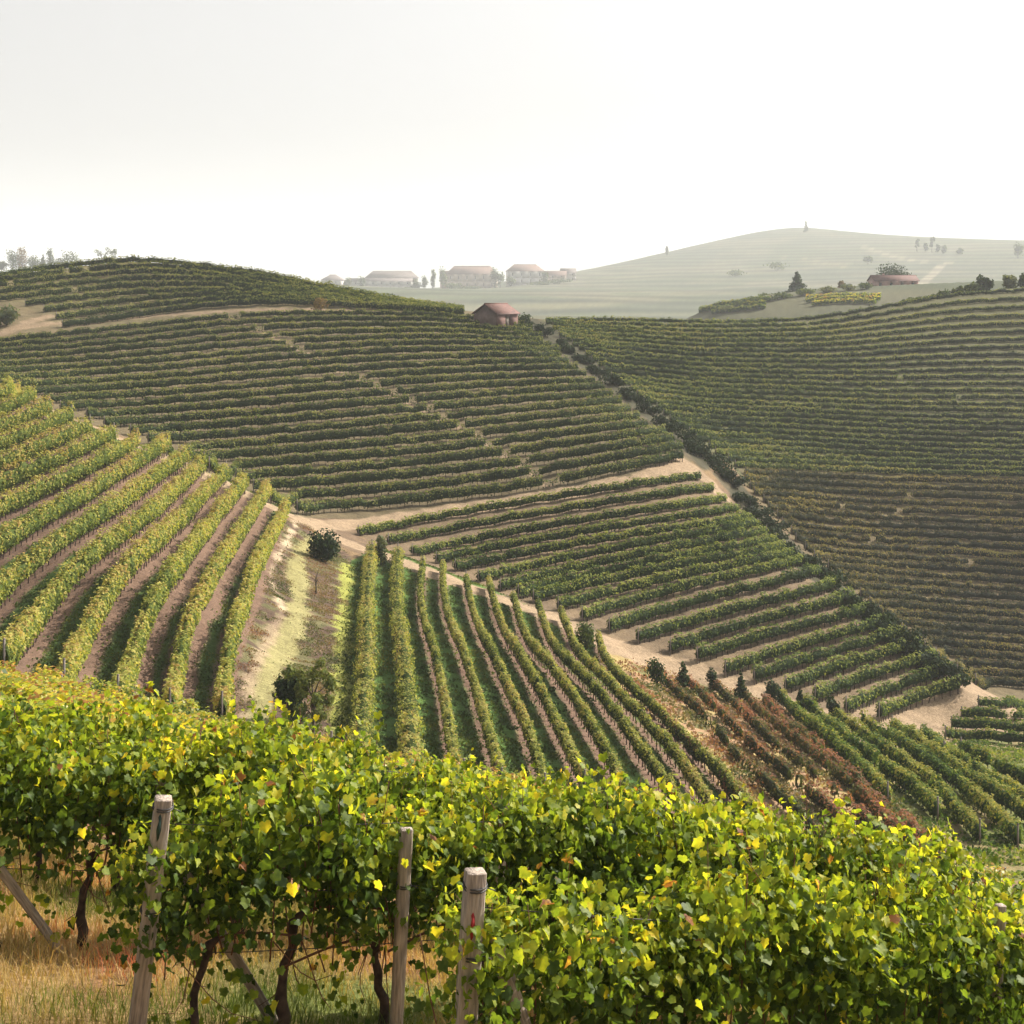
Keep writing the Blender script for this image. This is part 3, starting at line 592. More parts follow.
def make_row(P, mat, label, group, h0=.55, h1=1.7, w=.5, dens=40, size=.2, tone=(.45, .2), gaps=None, patch=.3, miss=0.0, stems=True, post=True,
             shag=1.0, tmpl=QUAD, stem_step=.9, core=True, lit_top_tone=.55, posts_every=6.0, post_h=None):
    """one vine row along the ground line P (n,3)"""
    n = len(P); s = np.concatenate([[0], np.cumsum(np.linalg.norm(np.diff(P, axis=0), axis=1))]); Ln = s[-1]
    if Ln < 1.2: return None
    org = P[0].copy(); T, Sd = row_frames(P)
    root = thing('vine_row', label, 'vine row', tuple(org), 0, group)
    nv = int(Ln / .9) + 2                                             # one value per vine
    vh = rng.normal(1, .10, nv) + np.interp(np.arange(nv), np.arange(0, nv + 6, 6), rng.normal(0, .07, len(np.arange(0, nv + 6, 6)))); vt = rng.normal(0, .11, nv) + np.interp(np.arange(nv), np.arange(0, nv + 8, 8), rng.normal(0, patch * .4, len(np.arange(0, nv + 8, 8))))
    alive = rng.random(nv) > miss; weak = rng.random(nv) < .002
    if gaps is not None:
        for k in range(nv):
            sk = min(k * .9 + .45, Ln); p = np.array([np.interp(sk, s, P[:, 0]), np.interp(sk, s, P[:, 1])])
            if gaps(p): weak[k] = True
    def at_s(t):
        return np.stack([np.interp(t, s, P[:, i]) for i in range(3)], 1), np.stack([np.interp(t, s, Sd[:, i]) for i in range(3)], 1)
    N = int(Ln * dens * 1.35); t = rng.random(N) * Ln; vi = np.minimum((t / .9).astype(int), nv - 1); keep = alive[vi] & (~weak[vi] | (rng.random(N) < .5)); t = t[keep]; vi = vi[keep]; N = len(t)
    base, side = at_s(t)
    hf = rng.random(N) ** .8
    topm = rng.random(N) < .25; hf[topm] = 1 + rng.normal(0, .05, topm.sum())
    hh = h0 + (h1 - h0) * hf * vh[vi]
    wk = weak[vi]; hh[wk] = h0 * .3 + (hh[wk] - h0) * .7
    low = rng.random(N) < .05; hh[low] -= .25 * (h1 - h0) * rng.random(low.sum())
    bulge = np.sin(np.pi * np.clip(hf, 0.05, .95)) ** .5; sg = np.where(rng.random(N) < .5, -1, 1)
    off = sg * w / 2 * bulge * (0.8 + .35 * rng.random(N) * shag); off[topm] = (rng.random(topm.sum()) - .5) * w * .9
    fr = np.sin(np.pi * ((t / .9) % 1)); vw = (1 + rng.normal(0, .12, nv))[vi]; off *= vw * (.78 + .32 * fr); hh -= (h1 - h0) * .09 * (1 - fr) * hf
    spike = rng.random(N) < .03 * shag; hh[spike] += .22 * rng.random(spike.sum())
    C = base + side * off[:, None]; C[:, 2] += hh
    Nr = side * (sg * .8)[:, None] + rng.normal(0, .45, (N, 3)); Nr[:, 2] += .25; Nr[:, 2] += .7 * hf ** 3; Nr[topm, 2] += 1.2
    Tp = rng.normal(0, .5, (N, 3)); Tp[:, 2] -= .8
    tn = tone[0] + rng.normal(0, tone[1], N) + vt[vi] + lit_top_tone * (np.clip(hf, 0, 1) - .5)  # sunlit tops and shaded lower leaves are put into the leaf tone
    sz = size * (.75 + .5 * rng.random(N))
    V, Fq, tf = bake_leaves(C, Nr, Tp, sz, np.clip(tn, 0, 1), tmpl)
    faces = [Fq]
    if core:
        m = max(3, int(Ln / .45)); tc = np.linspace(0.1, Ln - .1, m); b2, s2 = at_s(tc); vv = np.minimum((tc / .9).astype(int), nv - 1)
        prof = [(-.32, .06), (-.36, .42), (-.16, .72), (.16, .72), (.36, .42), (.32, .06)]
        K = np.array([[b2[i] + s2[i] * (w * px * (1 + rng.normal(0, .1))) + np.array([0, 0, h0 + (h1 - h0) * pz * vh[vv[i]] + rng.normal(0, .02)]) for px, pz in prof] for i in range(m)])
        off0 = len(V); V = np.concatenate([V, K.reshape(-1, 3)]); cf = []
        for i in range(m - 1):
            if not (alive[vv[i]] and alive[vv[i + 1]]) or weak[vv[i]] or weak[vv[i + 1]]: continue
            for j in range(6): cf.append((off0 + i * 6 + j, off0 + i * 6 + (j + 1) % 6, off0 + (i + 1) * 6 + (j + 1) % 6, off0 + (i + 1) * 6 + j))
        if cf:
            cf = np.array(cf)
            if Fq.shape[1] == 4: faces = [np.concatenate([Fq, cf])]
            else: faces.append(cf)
            tf = np.concatenate([tf, np.full(len(cf), max(0, tone[0] - .35))])  # core toned darker: shade inside the row painted in
    V = V - org
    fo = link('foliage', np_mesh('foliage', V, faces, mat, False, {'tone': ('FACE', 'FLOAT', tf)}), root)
    if stems:
        mb_V = []; mb_F = []; c = 0
        ts = np.arange(.4, Ln, stem_step); b3, s3 = at_s(ts); r = .026
        sq = np.array([(-1, -1), (1, -1), (1, 1), (-1, 1)]) * r
        for i in range(len(ts)):
            if not alive[min(int(ts[i] / .9), nv - 1)] and rng.random() < .8: continue
            top = b3[i] + np.array([rng.normal(0, .06), rng.normal(0, .06), h0 + .2]); bot = b3[i] - np.array([0, 0, .1])
            v = np.array([bot + [a * 1.3, b_ * 1.3, 0] for a, b_ in sq] + [top + [a, b_, 0] for a, b_ in sq])
            mb_V.append(v); mb_F += [(c, c + 1, c + 5, c + 4), (c + 1, c + 2, c + 6, c + 5), (c + 2, c + 3, c + 7, c + 6), (c + 3, c, c + 4, c + 7)]; c += 8
        if mb_V:
            st = link('trunk_line', np_mesh('trunk_line', np.concatenate(mb_V) - org, np.array(mb_F), M['stem']), root); st['kind'] = 'stuff'
    if post:
        ph = post_h or h1 + .08
        for e in (0.05, Ln - .05):
            p = at_s(np.array([e]))[0][0]; mb = MB().box((0, 0, ph / 2 - .1), (.09, .09, ph + .2)); mb.box((0, 0, ph + .01), (.10, .10, .03))
            mb.build('end_post', M['postf'], root, loc=tuple(p - org))
    return root

def gapB():
    G = np.array([survey(*p) for p in B_gap])[:, :2]
    return lambda p: seg_dist(p[None], G)[0] < (.5 if random.random() < .7 else .0)
gB = gapB()
spec = {
 'A': dict(mat=M['mid'], h0=.15, h1=1.35, w=.6, dens=44, size=.22, tone=(.42, .2), group='vine rows on the rounded knoll top'),
 'B': dict(mat=M['mid'], h0=.3, h1=1.2, w=.6, dens=50, size=.2, tone=(.46, .2), group='vine rows on the middle hillside', gaps=gB),
 'C': dict(mat=M['block'], h0=.4, h1=1.5, w=.55, dens=60, size=.19, tone=(.44, .2), group='vine rows in the stepped block', shag=1.5),
 'D': dict(mat=M['right'], h0=.12, h1=1.0, w=.5, dens=34, size=.23, tone=(.40, .2), group='vine rows on the upper right hill', patch=.5),
 'E': dict(mat=M['rust'], h0=.15, h1=1.1, w=.5, dens=42, size=.2, tone=(.34, .22), group='vine rows on the rusty right slope', patch=.7, miss=.001),
 'F': dict(mat=M['left'], h0=.5, h1=2.05, w=.68, dens=120, size=.155, tone=(.48, .22), group='vine rows in the sunlit left field', patch=.3, shag=1.6),
 'G': dict(mat=M['valley'], h0=.5, h1=1.4, w=.38, dens=100, size=.13, tone=(.42, .2), group='vine rows down the valley floor', shag=1.9),
 'H': dict(mat=M['red'], h0=.2, h1=1.1, w=.45, dens=46, size=.15, tone=(.30, .25), group='reddish vine rows of the overgrown plot', patch=1.5, miss=.2, shag=2.4),
 'I': dict(mat=M['lower'], h0=.25, h1=1.35, w=.55, dens=80, size=.16, tone=(.5, .22), group='bushy green vine rows at the lower right', miss=.03, shag=1.9, patch=.5),
 'J': dict(mat=M['lower'], h0=.2, h1=1.1, w=.5, dens=60, size=.17, tone=(.4, .2), group='short level vine rows beside the sandy turning place', miss=.03),
}
lab = {
 'A': lambda i, n: f'dark green vine row round the knoll top, {ordn(n - 1 - i)} row above the track',
 'B': lambda i, n: f'dark green vine row on the middle hillside, {ordn(n - 1 - i)} row up from the dirt track',
 'C': lambda i, n: f'trim green vine row in the stepped block, {ordn(i)} row down from the dirt track',
 'D': lambda i, n: f'green vine row on the hill right of the hut, {ordn(i)} row down from its skyline',
 'E': lambda i, n: f'brown-green vine row on the right slope, {ordn(n - 1 - i)} row up from the sandy patch',
 'F': lambda i, n: f'tall yellow-green vine row in the sunlit left field, {ordn(n - 1 - i)} row from the grassy track',
 'G': lambda i, n: f'vine row down the grassy valley floor, {ordn(i)} row right of the grassy track',
 'H': lambda i, n: f'sparse {"bright red" if i > 3 else "reddish brown"} vine row in the overgrown plot, {ordn(i)} from the valley rows',
 'I': lambda i, n: f'bushy green vine row below the stepped block, {ordn(i)} row right of the red vines',
 'J': lambda i, n: f'short level green vine row by the sandy patch, {ordn(i)} row down from the sand',
}
total = 0
for key in 'ABCDEFGHIJ':
    rows = [r for r in LINES[key] if r is not None]
    for i, P in enumerate(rows):
        kw = dict(spec[key])
        if key == 'H' and i >= 4: kw.update(tone=(.62, .2), patch=.7, miss=.1)
        if key == 'H' and i == 0: kw.update(miss=.4, tone=(.35, .2))
        if key == 'D': kw['tone'] = (.38 + .10 * math.sin(i * .55), .2)
        if key == 'A' and i < 2: kw.update(h0=.02)
        if key == 'C': kw.update(h0=.2 + .015 * i, h1=1.08 + .030 * i)
        if key == 'B': kw.update(h0=.2 + .010 * i, h1=1.15 + .020 * i)
        if key == 'E' and i < 7: kw['tone'] = (.45, .22)
        if key == 'G' and i < 2: kw.update(w=.85, h1=1.6, tone=(.50, .2))
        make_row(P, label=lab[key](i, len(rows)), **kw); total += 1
print('rows', total)

K_rows = [[(806, 300), (840, 297), (880, 298)], [(806, 303), (840, 300), (880, 301)], [(812, 306), (845, 303), (876, 304)], [(700, 310), (735, 304), (770, 301)], [(700, 313), (735, 308), (765, 305)], [(712, 314), (740, 311), (765, 309)]]
for i, r_ in enumerate(K_rows):
    P = to_ground(r_, .8, 2, 440, 760)
    make_row(P, M['slope'] if i < 3 else M['lower'], ['yellow-green vine row by the slim poplar', 'vine row on the mid-distance rise left of the conical pine'][i > 2] + f', {ordn(i % 3)} from its top', 'vine rows on the mid-distance rise', h0=.1, h1=1.7, w=1.2, dens=20, size=.5, tone=(.45, .2), stems=False, post=False)
# ------------------------------------------------------------------ near slope rows
def near_row_pts(r, t0, t1, step=.3):
    """r = 0 for the front row (the post with the red mark), 1 the row behind it ..."""
    st = START + DELTA * r; t = np.arange(t0, t1, step); p = st + ROWDIR * t[:, None]
    return np.column_stack([p, hz(p[:, 0], p[:, 1])])
def visible_span(r):
    st = START + DELTA * r; t = np.arange(-3, 120, .25); p = st + ROWDIR * t[:, None]; px = CX + F * p[:, 0] / p[:, 1]
    m = (px > -140) & (px < 1240) & (t >= 0) & (p[:, 1] < 66) ; t = t[m]
    return (t[0], t[-1]) if len(t) > 3 else None
for r in range(4, 24):
    sp = visible_span(r)
    if not sp: continue
    P = near_row_pts(r, sp[0], sp[1])
    d = P[:, 1].mean()
    dn = int(np.interp(d, [15, 60], [330, 130])); sz = float(np.interp(d, [15, 60], [.12, .17]))
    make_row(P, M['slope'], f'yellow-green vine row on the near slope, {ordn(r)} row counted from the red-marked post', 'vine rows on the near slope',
             h0=.7, h1=1.85, w=.75, dens=dn, size=sz * .9, tone=(.56, .22), tmpl=LEAF6 if d < 26 else KITE, shag=2.2, miss=0.0, lit_top_tone=.35, core=True, stem_step=1.0)

# individual vines of the four front rows
def vine_meshes(seed, width=1.05, n=1450, tall=0.):
    r = np.random.default_rng(seed)
    # trunk
    P = [(0, 0, -.15)]; x = y = 0
    for z in np.linspace(.05, .78, 7):
        x += r.normal(0, .028); y += r.normal(0, .02); P.append((x, y, z))
    R = np.linspace(.052, .034, len(P)) * r.uniform(.85, 1.2) * (1 + r.normal(0, .10, len(P)))
    tb = MB().tube(P, R, 8); hx, hy, hzv = P[-1]
    kn = [(hx, hy, hzv - .03), (hx + .02, hy, hzv + .06), (hx + .10, hy, hzv + .10)]; tb.tube(kn, [.045, .042, .02], 7)
    # canes: arched fruiting cane and upright shoots
    cb = MB(); dirx = 1 if r.random() < .7 else -1
    cane = [(hx, hy, hzv), (hx + .15 * dirx, hy + .02, hzv + .12), (hx + .45 * dirx, hy, hzv + .08), (hx + .85 * dirx, hy - .02, hzv - .02)]
    cb.tube(smooth_line(cane, 1), .011, 5)
    for k in range(7):
        bx = hx + r.uniform(-.45, .5); p0 = np.array((bx, r.normal(0, .04), .72 + r.uniform(-.12, .12))); p2 = p0 + np.array((r.normal(0, .12), r.normal(0, .10), r.uniform(.9, 1.3)))
        p1 = (p0 + p2) / 2 + np.array((r.normal(0, .07), r.normal(0, .07), 0)); cb.tube(smooth_line([p0, p1, p2], 1), np.linspace(.007, .003, len(smooth_line([p0, p1, p2], 1))), 4)
    for k in range(4):
        p0 = np.array((hx + r.normal(0, .1), 0, .75)); p2 = np.array((hx + r.uniform(-.5, .5), r.normal(0, .18), r.uniform(.1, .45))); p1 = (p0 + p2) / 2 + np.array((0, r.normal(0, .1), -.12))
        q = smooth_line([p0, p1, p2], 1); cb.tube(q, np.linspace(.006, .0025, len(q)), 4)
    # foliage: clumps along shoots
    C = []; Nn = []; Tt = []; tn = []
    ns = 34; shoot_tone = r.normal(0, .09, 34)
    sx = r.uniform(-width / 2, width / 2, ns); sy = r.normal(0, .13, ns)
    for k in range(n):
        j = r.integers(ns); h = r.beta(1.6, 1.15); z = .80 + (1.12 + tall) * h + r.normal(0, .03)
        sg = -1 if r.random() < .5 else 1
        yy = sy[j] + sg * abs(r.normal(.14, .12)) * (1.15 - .5 * max(0, h - .6)); xx = sx[j] + r.normal(0, .10)
        C.append((xx, yy, z)); Nn.append((r.normal(0, .75), sg * .6 + r.normal(0, .6), .3 + .6 * (h > .8) + r.normal(0, .6))); Tt.append((r.normal(0, .45), sg * .25 + r.normal(0, .2), -1))
        tn.append(.25 + .50 * max(0, h - .45) ** 1.1 + r.normal(0, .10) + shoot_tone[j] + (.35 if r.random() < .035 else 0))  # tone climbs with height: real yellowing plus painted backlight on the tops
    for k in range(int(n * .03)):                         # leaves on hanging and low shoots
        C.append((r.uniform(-.5, .5), r.normal(0, .16), r.uniform(.12, .75))); Nn.append((r.normal(0, .5), r.choice([-1, 1]), .4)); Tt.append((r.normal(0, .4), 0, -1)); tn.append(r.normal(.42, .2))
    for j in range(5 if not tall else 11):                 # stray shoots above the hedge
        bx, L_ = (r.uniform(-.5, .5), r.uniform(.1, .38)) if not tall else (r.uniform(-.22, .22), r.uniform(.25, .6)); p0 = np.array((bx, r.normal(0, .1), 1.8 + tall)); p1 = p0 + np.array((r.normal(0, .15), r.normal(0, .1), L_)); cb.tube([p0 - (0, 0, .3), p0, p1], [.004, .0035, .002], 4)
        for u in np.linspace(0, 1, 11):
            C.append(p0 * (1 - u) + p1 * u + r.normal(0, .03, 3)); Nn.append(r.normal(0, .7, 3) + (0, 0, .4)); Tt.append((r.normal(0, .7), r.normal(0, .5), -.6)); tn.append(.55 + r.normal(0, .18))
    C, Nn, Tt, tn = map(np.array, (C, Nn, Tt, tn)); sz = .066 * r.uniform(.5, 1.35, len(C))
    parts = []; off = 0; kind = r.integers(0, 4, len(C))
    for q in range(4):
        T_, F_ = LOBED; T_ = T_.copy(); T_[:, 2] += (.0, .35, -.3, .15)[q] * np.abs(T_[:, 0]) + (-.1, -.25, .15, -.5)[q] * T_[:, 1] ** 2; T_[:, 0] *= (1, .8, 1.1, .9)[q]
        m_ = kind == q; V_, A_, t_ = bake_leaves(C[m_], Nn[m_], Tt[m_], sz[m_], np.clip(tn[m_], 0, 1), (T_, F_)); parts.append((V_, A_ + off, t_)); off += len(V_)
    V = np.concatenate([p[0] for p in parts]); Fa = np.concatenate([p[1] for p in parts]); tf = np.concatenate([p[2] for p in parts])
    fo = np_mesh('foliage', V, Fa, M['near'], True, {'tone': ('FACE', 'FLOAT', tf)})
    return tb.mesh('trunk', M['stem'], True), cb.mesh('canes', M['cane'], True), fo
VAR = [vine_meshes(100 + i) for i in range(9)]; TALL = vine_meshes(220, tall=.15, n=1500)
protos = []
def grape_vine(pos, rz, label, group, meshes, sc=1.0):
    t = thing('grape_vine', label, 'grapevine', tuple(pos), rz, group); t.scale = (sc, 1, sc)
    for nm, me in zip(('trunk', 'canes', 'foliage'), meshes): link(nm, me, t)
    return t
RZ = math.atan2(ROWDIR[1], ROWDIR[0])
rowname = ['front row', 'second row', 'third row', 'fourth row']
anchor = ['right of the red-marked post', 'right of the tall leaning post', 'from the row end at the left', 'from the row end at the left']
for r in range(4):
    sp = visible_span(r); t = max(sp[0], 0) + (.42 if r < 2 else .1); k = 0
    while t < sp[1] + .5 and t < 17:
        p = near_row_pts(r, t, t + .1)[0]
        v = VAR[(k * 4 + r * 5) % 9]
        if r == 0 and k == 4: v = TALL
        flip = math.pi if (k * 7 + r) % 3 == 0 else 0
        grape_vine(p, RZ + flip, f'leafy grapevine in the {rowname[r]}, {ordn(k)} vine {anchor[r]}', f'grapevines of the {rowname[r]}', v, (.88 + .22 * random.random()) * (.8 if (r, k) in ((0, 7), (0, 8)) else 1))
        t += .80 + random.uniform(-.05, .05); k += 1

# posts, struts, wires of the front rows
def post_thing(name, base, top, wd, label, cat, group=None, ties=(), mark=None, mat=None, rot=.3):
    base = np.array(base, float); top = np.array(top, float); ax = Vector(top - base); Ln = ax.length
    t = thing(name, label, cat, tuple(base), 0, group); t.rotation_mode = 'QUATERNION'; q = Vector((0, 0, 1)).rotation_difference(ax.normalized()); t.rotation_quaternion = q
    r = wd / 2; ch = r * .8; prof = [(r, ch), (ch, r), (-ch, r), (-r, ch), (-r, -ch), (-ch, -r), (ch, -r), (r, -ch)]
    c, s_ = math.cos(rot), math.sin(rot); prof = [(a * c - b * s_, a * s_ + b * c) for a, b in prof]
    V = []; zs = [-.35, 0, Ln * .25, Ln * .5, Ln * .75, Ln - .005, Ln]
    for i, z in enumerate(zs):
        f = 1 + .03 * math.sin(i * 2.1) if z < Ln else .95
        V += [(a * f + .004 * math.sin(i), b * f, z) for a, b in prof]
    k = 8; fc = [(i * k + j, i * k + (j + 1) % k, (i + 1) * k + (j + 1) % k, (i + 1) * k + j) for i in range(len(zs) - 1) for j in range(k)]
    mb = MB(); mb.add(V, fc); mb.F.setdefault(8, []).append([(len(zs) - 1) * k + j for j in range(k)])
    mb.build('shaft', mat or M['post'], t)
    for z in ties:
        tb = MB()
        for dz in (0, .018):
            th = np.linspace(0, 2 * math.pi, 15); tb.tube([(math.cos(a) * (r + .012), math.sin(a) * (r + .012), Ln - z + dz + .012 * math.sin(a)) for a in th], .006, 5, False)
        tb.tube([(r + .01, 0, Ln - z), (r + .07, .01, Ln - z - .02)], .004, 4)
        tb.build('wire_tie', M['wire'], t)
    if mark:
        mz, ln, col = mark; a = rot - math.pi / 2 - .15
        # paint daub on the camera-facing side
        yv = -(r + .006); mbk = MB(); pts = [(-.016, 0), (-.006, ln * .35), (-.012, ln * .5), (.0, ln * .62), (.012, ln * .45), (.018, .0), (.010, -ln * .3), (-.002, -ln * .45)]
        n = len(pts); Vv = [(x, yv * 1.0, Ln - mz + z) for x, z in pts] + [(x, yv * .9, Ln - mz + z) for x, z in pts]
        mbk.add(Vv, [tuple(range(n)), tuple(range(2 * n - 1, n - 1, -1))] + [(i, i + n, (i + 1) % n + n, (i + 1) % n) for i in range(n)]); mbk.build('paint_mark', M[col], t)
    return t
def at_px(px, py, d): return np.array([(px - CX) / F * d, d, -(py - HY) / F * d])
def drop(p, dx=0, dy=0): return np.array([p[0] + dx, p[1] + dy, float(hz(p[0] + dx, p[1] + dy))])
gp = 'trellis end posts of the front rows'
p2t = at_px(164, 798, 11.15); p2b = np.array([-2.84, 11.25, float(hz(-2.84, 11.25))]); 
post_thing('trellis_post', p2b, p2t, .125, 'tall leaning pale post with wire ties and green mark, left of centre', 'post', gp, (.07, .47, .86), (.22, .20, 'greenpaint'), rot=.28)
p3t = at_px(476, 871, 9.45); p3b = at_px(455, 1200, 9.45); p3b[2] = float(hz(p3b[0], p3b[1]))
post_thing('trellis_post', p3b, p3t, .125, 'pale square-topped post with red painted mark at the front row end', 'post', gp, (.10, .53), (.34, .17, 'redpaint'), rot=.28)
def line_post(px, pytop, d, label, wd=.095, lean=-.1, h=2.05):
    t = at_px(px, pytop, d); b = drop(t, lean, 0); return post_thing('line_post', b, t, wd, label, 'post', 'line posts between the vines', (.45,), mat=M['post'], rot=.28)
line_post(407, 829, 12.0, 'slimmer weathered line post half hidden in leaves, left of the red-marked post')
line_post(162, 768, 14.0, 'slim grey line post peeking out behind the tall leaning post', .09)
line_post(1001, 905, 11.6, 'slim grey line post deep in the leaves at the right end', .07)
line_post(505, 800, 15.2, 'thin grey line post hidden in the third row above the red-marked post', .08)
gs = 'slanting struts bracing the end posts'
post_thing('brace_strut', drop(at_px(275, 1045, 12.2)), at_px(172, 852, 11.5), .085, 'slanting wooden strut bracing the tall leaning post', 'strut', gs, rot=.6)
post_thing('brace_strut', drop(at_px(60, 962, 13.6)), at_px(-22, 838, 13.2), .08, 'slanting wooden strut at the left edge beside an old trunk', 'strut', gs, rot=.6)
post_thing('brace_strut', drop(at_px(575, 1075, 9.75)), at_px(490, 925, 9.55), .085, 'slanting pale strut bracing the red-marked post', 'strut', gs, rot=.6)
for r, nm in ((0, 'front row'), (1, 'second row'), (2, 'third row')):
    for hh_, wn in ((.74, 'lowest'), (1.2, 'middle'), (1.72, 'top')):
        P = near_row_pts(r, 0.02, visible_span(r)[1], .8); P = P.copy(); P[:, 2] += hh_ - .02 * np.abs(np.sin(np.arange(len(P)) * .6))
        mb = MB().tube(P - P[0], .004, 4); w_ = mb.build('trellis_wire', M['wire'], None, loc=tuple(P[0])); tag(w_, f'thin dark {wn} trellis wire strung along the {nm} of vines', 'wire', 'trellis wires of the front rows')

# dry grass among the front rows
def grass_patch(n, x0, x1, y0, y1, hmin, hmax, wd, name, label, mat, tone):
    x = rng.uniform(x0, x1, n); y = rng.uniform(y0, y1, n); z = hz(x, y)
    px = CX + F * x / y; py = HY - F * z / y; k = (px > -60) & (px < 1090) & (py < 1100); x, y, z = x[k], y[k], z[k]; n = len(x)
    tuft = vnoise(x, y, .35, 21); h = (hmin + (hmax - hmin) * rng.random(n)) * (.4 + 1.2 * tuft)
    a = rng.uniform(0, 2 * np.pi, n); ca, sa = np.cos(a), np.sin(a); ln = h * rng.uniform(.2, .9, n); b = rng.uniform(0, 2 * np.pi, n)
    base = np.stack([x, y, z - .01], 1); W_ = np.stack([ca, sa, 0 * a], 1) * wd; tip = base + np.stack([np.cos(b) * ln, np.sin(b) * ln, h], 1); midp = base + np.stack([np.cos(b) * ln * .3, np.sin(b) * ln * .3, h * .6], 1)
    V = np.stack([base - W_, base + W_, midp + W_ * .6, midp - W_ * .6, tip], 1).reshape(-1, 3); i = np.arange(n)[:, None] * 5
    tn = np.clip(tone + (vnoise(x, y, 1.1, 31) - .5) * .9 + rng.normal(0, .12, n), 0, 1)
    me = np_mesh(name, V, [i + np.array([[0, 1, 2, 3]]), i + np.array([[3, 2, 4]])], mat, False, {'tone': ('FACE', 'FLOAT', np.concatenate([tn, tn]))})
    return tag(link(name, me), label, None, None, 'stuff')
grass_patch(150000, -8, 7.5, 9.5, 22, .05, .24, .004, 'dry_grass', 'dry straw and green grass between the front vine rows', M['grassb'], .5)

# ------------------------------------------------------------------ trees and shrubs
def blob_leaves(blobs, n, size, tone, r, tmpl=QUAD, fill=.5):
    vol = np.array([b[3] * b[4] * b[5] for b in blobs]); pr = vol ** .67 / (vol ** .67).sum(); k = r.choice(len(blobs), n, p=pr); B = np.array([b[:6] for b in blobs])[k]
    u = r.normal(0, 1, (n, 3)); u /= np.linalg.norm(u, axis=1)[:, None]; rad = r.uniform(fill, 1.08, n)[:, None]
    C = B[:, :3] + u * rad * B[:, 3:]; Nn = u + r.normal(0, .5, (n, 3)); Tp = r.normal(0, .6, (n, 3)) + (0, 0, -.4)
    tn = tone[0] + r.normal(0, tone[1], n) + r.normal(0, .1, len(blobs))[k]
    return bake_leaves(C, Nn, Tp, size * r.uniform(.7, 1.3, n), np.clip(tn, 0, 1), tmpl)
def plant(name, pos, h, w, label, cat, mat, shape='round', n=900, size=.22, tone=(.45, .2), seed=0, group=None, trunk_h=None, fill=.45, nb=None):
    r = np.random.default_rng(seed + 1000); pos = np.array(pos, float); t = thing(name, label, cat, tuple(pos), r.uniform(0, 6.28) if shape != 'lean' else 0, group)
    bl = []
    if shape == 'shrub':
        for _ in range(nb or 8): a = r.uniform(0, 6.28); q = r.uniform(0, .3) * w; s_ = r.uniform(.22, .36); bl.append((math.cos(a) * q, math.sin(a) * q, h * r.uniform(.25, .68), w * s_, w * s_, h * s_))
        th = .45 * h
    elif shape == 'round':
        th = trunk_h if trunk_h is not None else .35 * h
        for _ in range(nb or 11): a = r.uniform(0, 6.28); q = r.uniform(.0, .26) * w; s_ = r.uniform(.2, .33); bl.append((math.cos(a) * q, math.sin(a) * q, th + (h - th) * r.uniform(.22, .78), w * s_, w * s_, (h - th) * s_ * 1.0))
    elif shape == 'cone':
        th = .2 * h
        for i in range(nb or 12):
            u = i / 11; z = .14 * h + u * .8 * h; q = (1 - u) * .26 * w + .02; a = i * 2.4; s_ = (1 - u) * .26 + .07; bl.append((math.cos(a) * q, math.sin(a) * q, z, w * s_, w * s_, h * .10))
    elif shape == 'column':
        th = .15 * h
        for i in range(nb or 8): u = i / 7; bl.append((r.normal(0, .06) * w, r.normal(0, .06) * w, h * (.2 + .7 * u), w * (.42 - .25 * abs(u - .4)), w * (.42 - .25 * abs(u - .4)), h * .13))
    elif shape == 'open':
        th = trunk_h or .35 * h
        for _ in range(nb or 14): a = r.uniform(0, 6.28); q = r.uniform(.15, .45) * w; s_ = r.uniform(.09, .16); bl.append((math.cos(a) * q, math.sin(a) * q, th + (h - th) * r.uniform(.1, .92), w * s_, w * s_, (h - th) * s_))
    if n:
        V, Fa, tf = blob_leaves(bl, n, size, tone, r, QUAD, fill); link('crown', np_mesh('crown', V, Fa, mat, False, {'tone': ('FACE', 'FLOAT', tf)}), t)
    tb = MB(); top = .8 * h if shape in ('cone', 'column') else .62 * h; rr = max(.03, h * .022)
    P = [(0, 0, -.3), (r.normal(0, .01) * h, r.normal(0, .01) * h, top * .35), (r.normal(0, .02) * h, r.normal(0, .02) * h, top * .7), (r.normal(0, .03) * h, r.normal(0, .03) * h, top)]
    tb.tube(P, [rr * 1.25, rr, rr * .7, rr * .3], 7)
    tk = tb.build('trunk', M['bark'], t, True)
    lb = MB()
    for b_ in bl[:9]:
        z0 = min(b_[2] * .75, top * .85); f = z0 / top; p0 = np.array([np.interp(z0, [p[2] for p in P], [p[i] for p in P]) for i in range(2)] + [z0])
        p1 = np.array(b_[:3]); lb.tube([p0, (p0 + p1) / 2 + (0, 0, .03 * h), p1], [rr * .5, rr * .35, rr * .12], 5)
    lb.build('limbs', M['bark'], t, True)
    return t
def gpos(px, py, dmin=62, dmax=1500): return survey(px, py, dmin, dmax)
def psize(p, wpx, hpx): return wpx * p[1] / F, hpx * p[1] / F
def put(name, px, py, wpx, hpx, label, cat, mat, shape='shrub', n=700, size=.2, tone=(.45, .2), seed=0, group=None, dmin=62, dmax=1500, **k):
    p = gpos(px, py, dmin, dmax); w, h = psize(p, wpx, hpx); return plant(name, p, h, w, label, cat, mat, shape, n, size, tone, seed, group, **k)
put('shrub', 325, 562, 44, 36, 'dark spreading shrub on the bank where the dirt track bends', 'shrub', M['bush'], 'shrub', 1500, .24, (.25, .15), 1)
put('sapling', 316, 594, 20, 32, 'small bare leafless sapling on the ploughed bank below the dark shrub', 'sapling', M['bush'], 'open', 0, .1, seed=2)
put('shrub', 381, 565, 17, 30, 'upright grey-green shrub at the top of the valley rows', 'shrub', M['olive'], 'column', 700, .2, (.25, .2), 3)
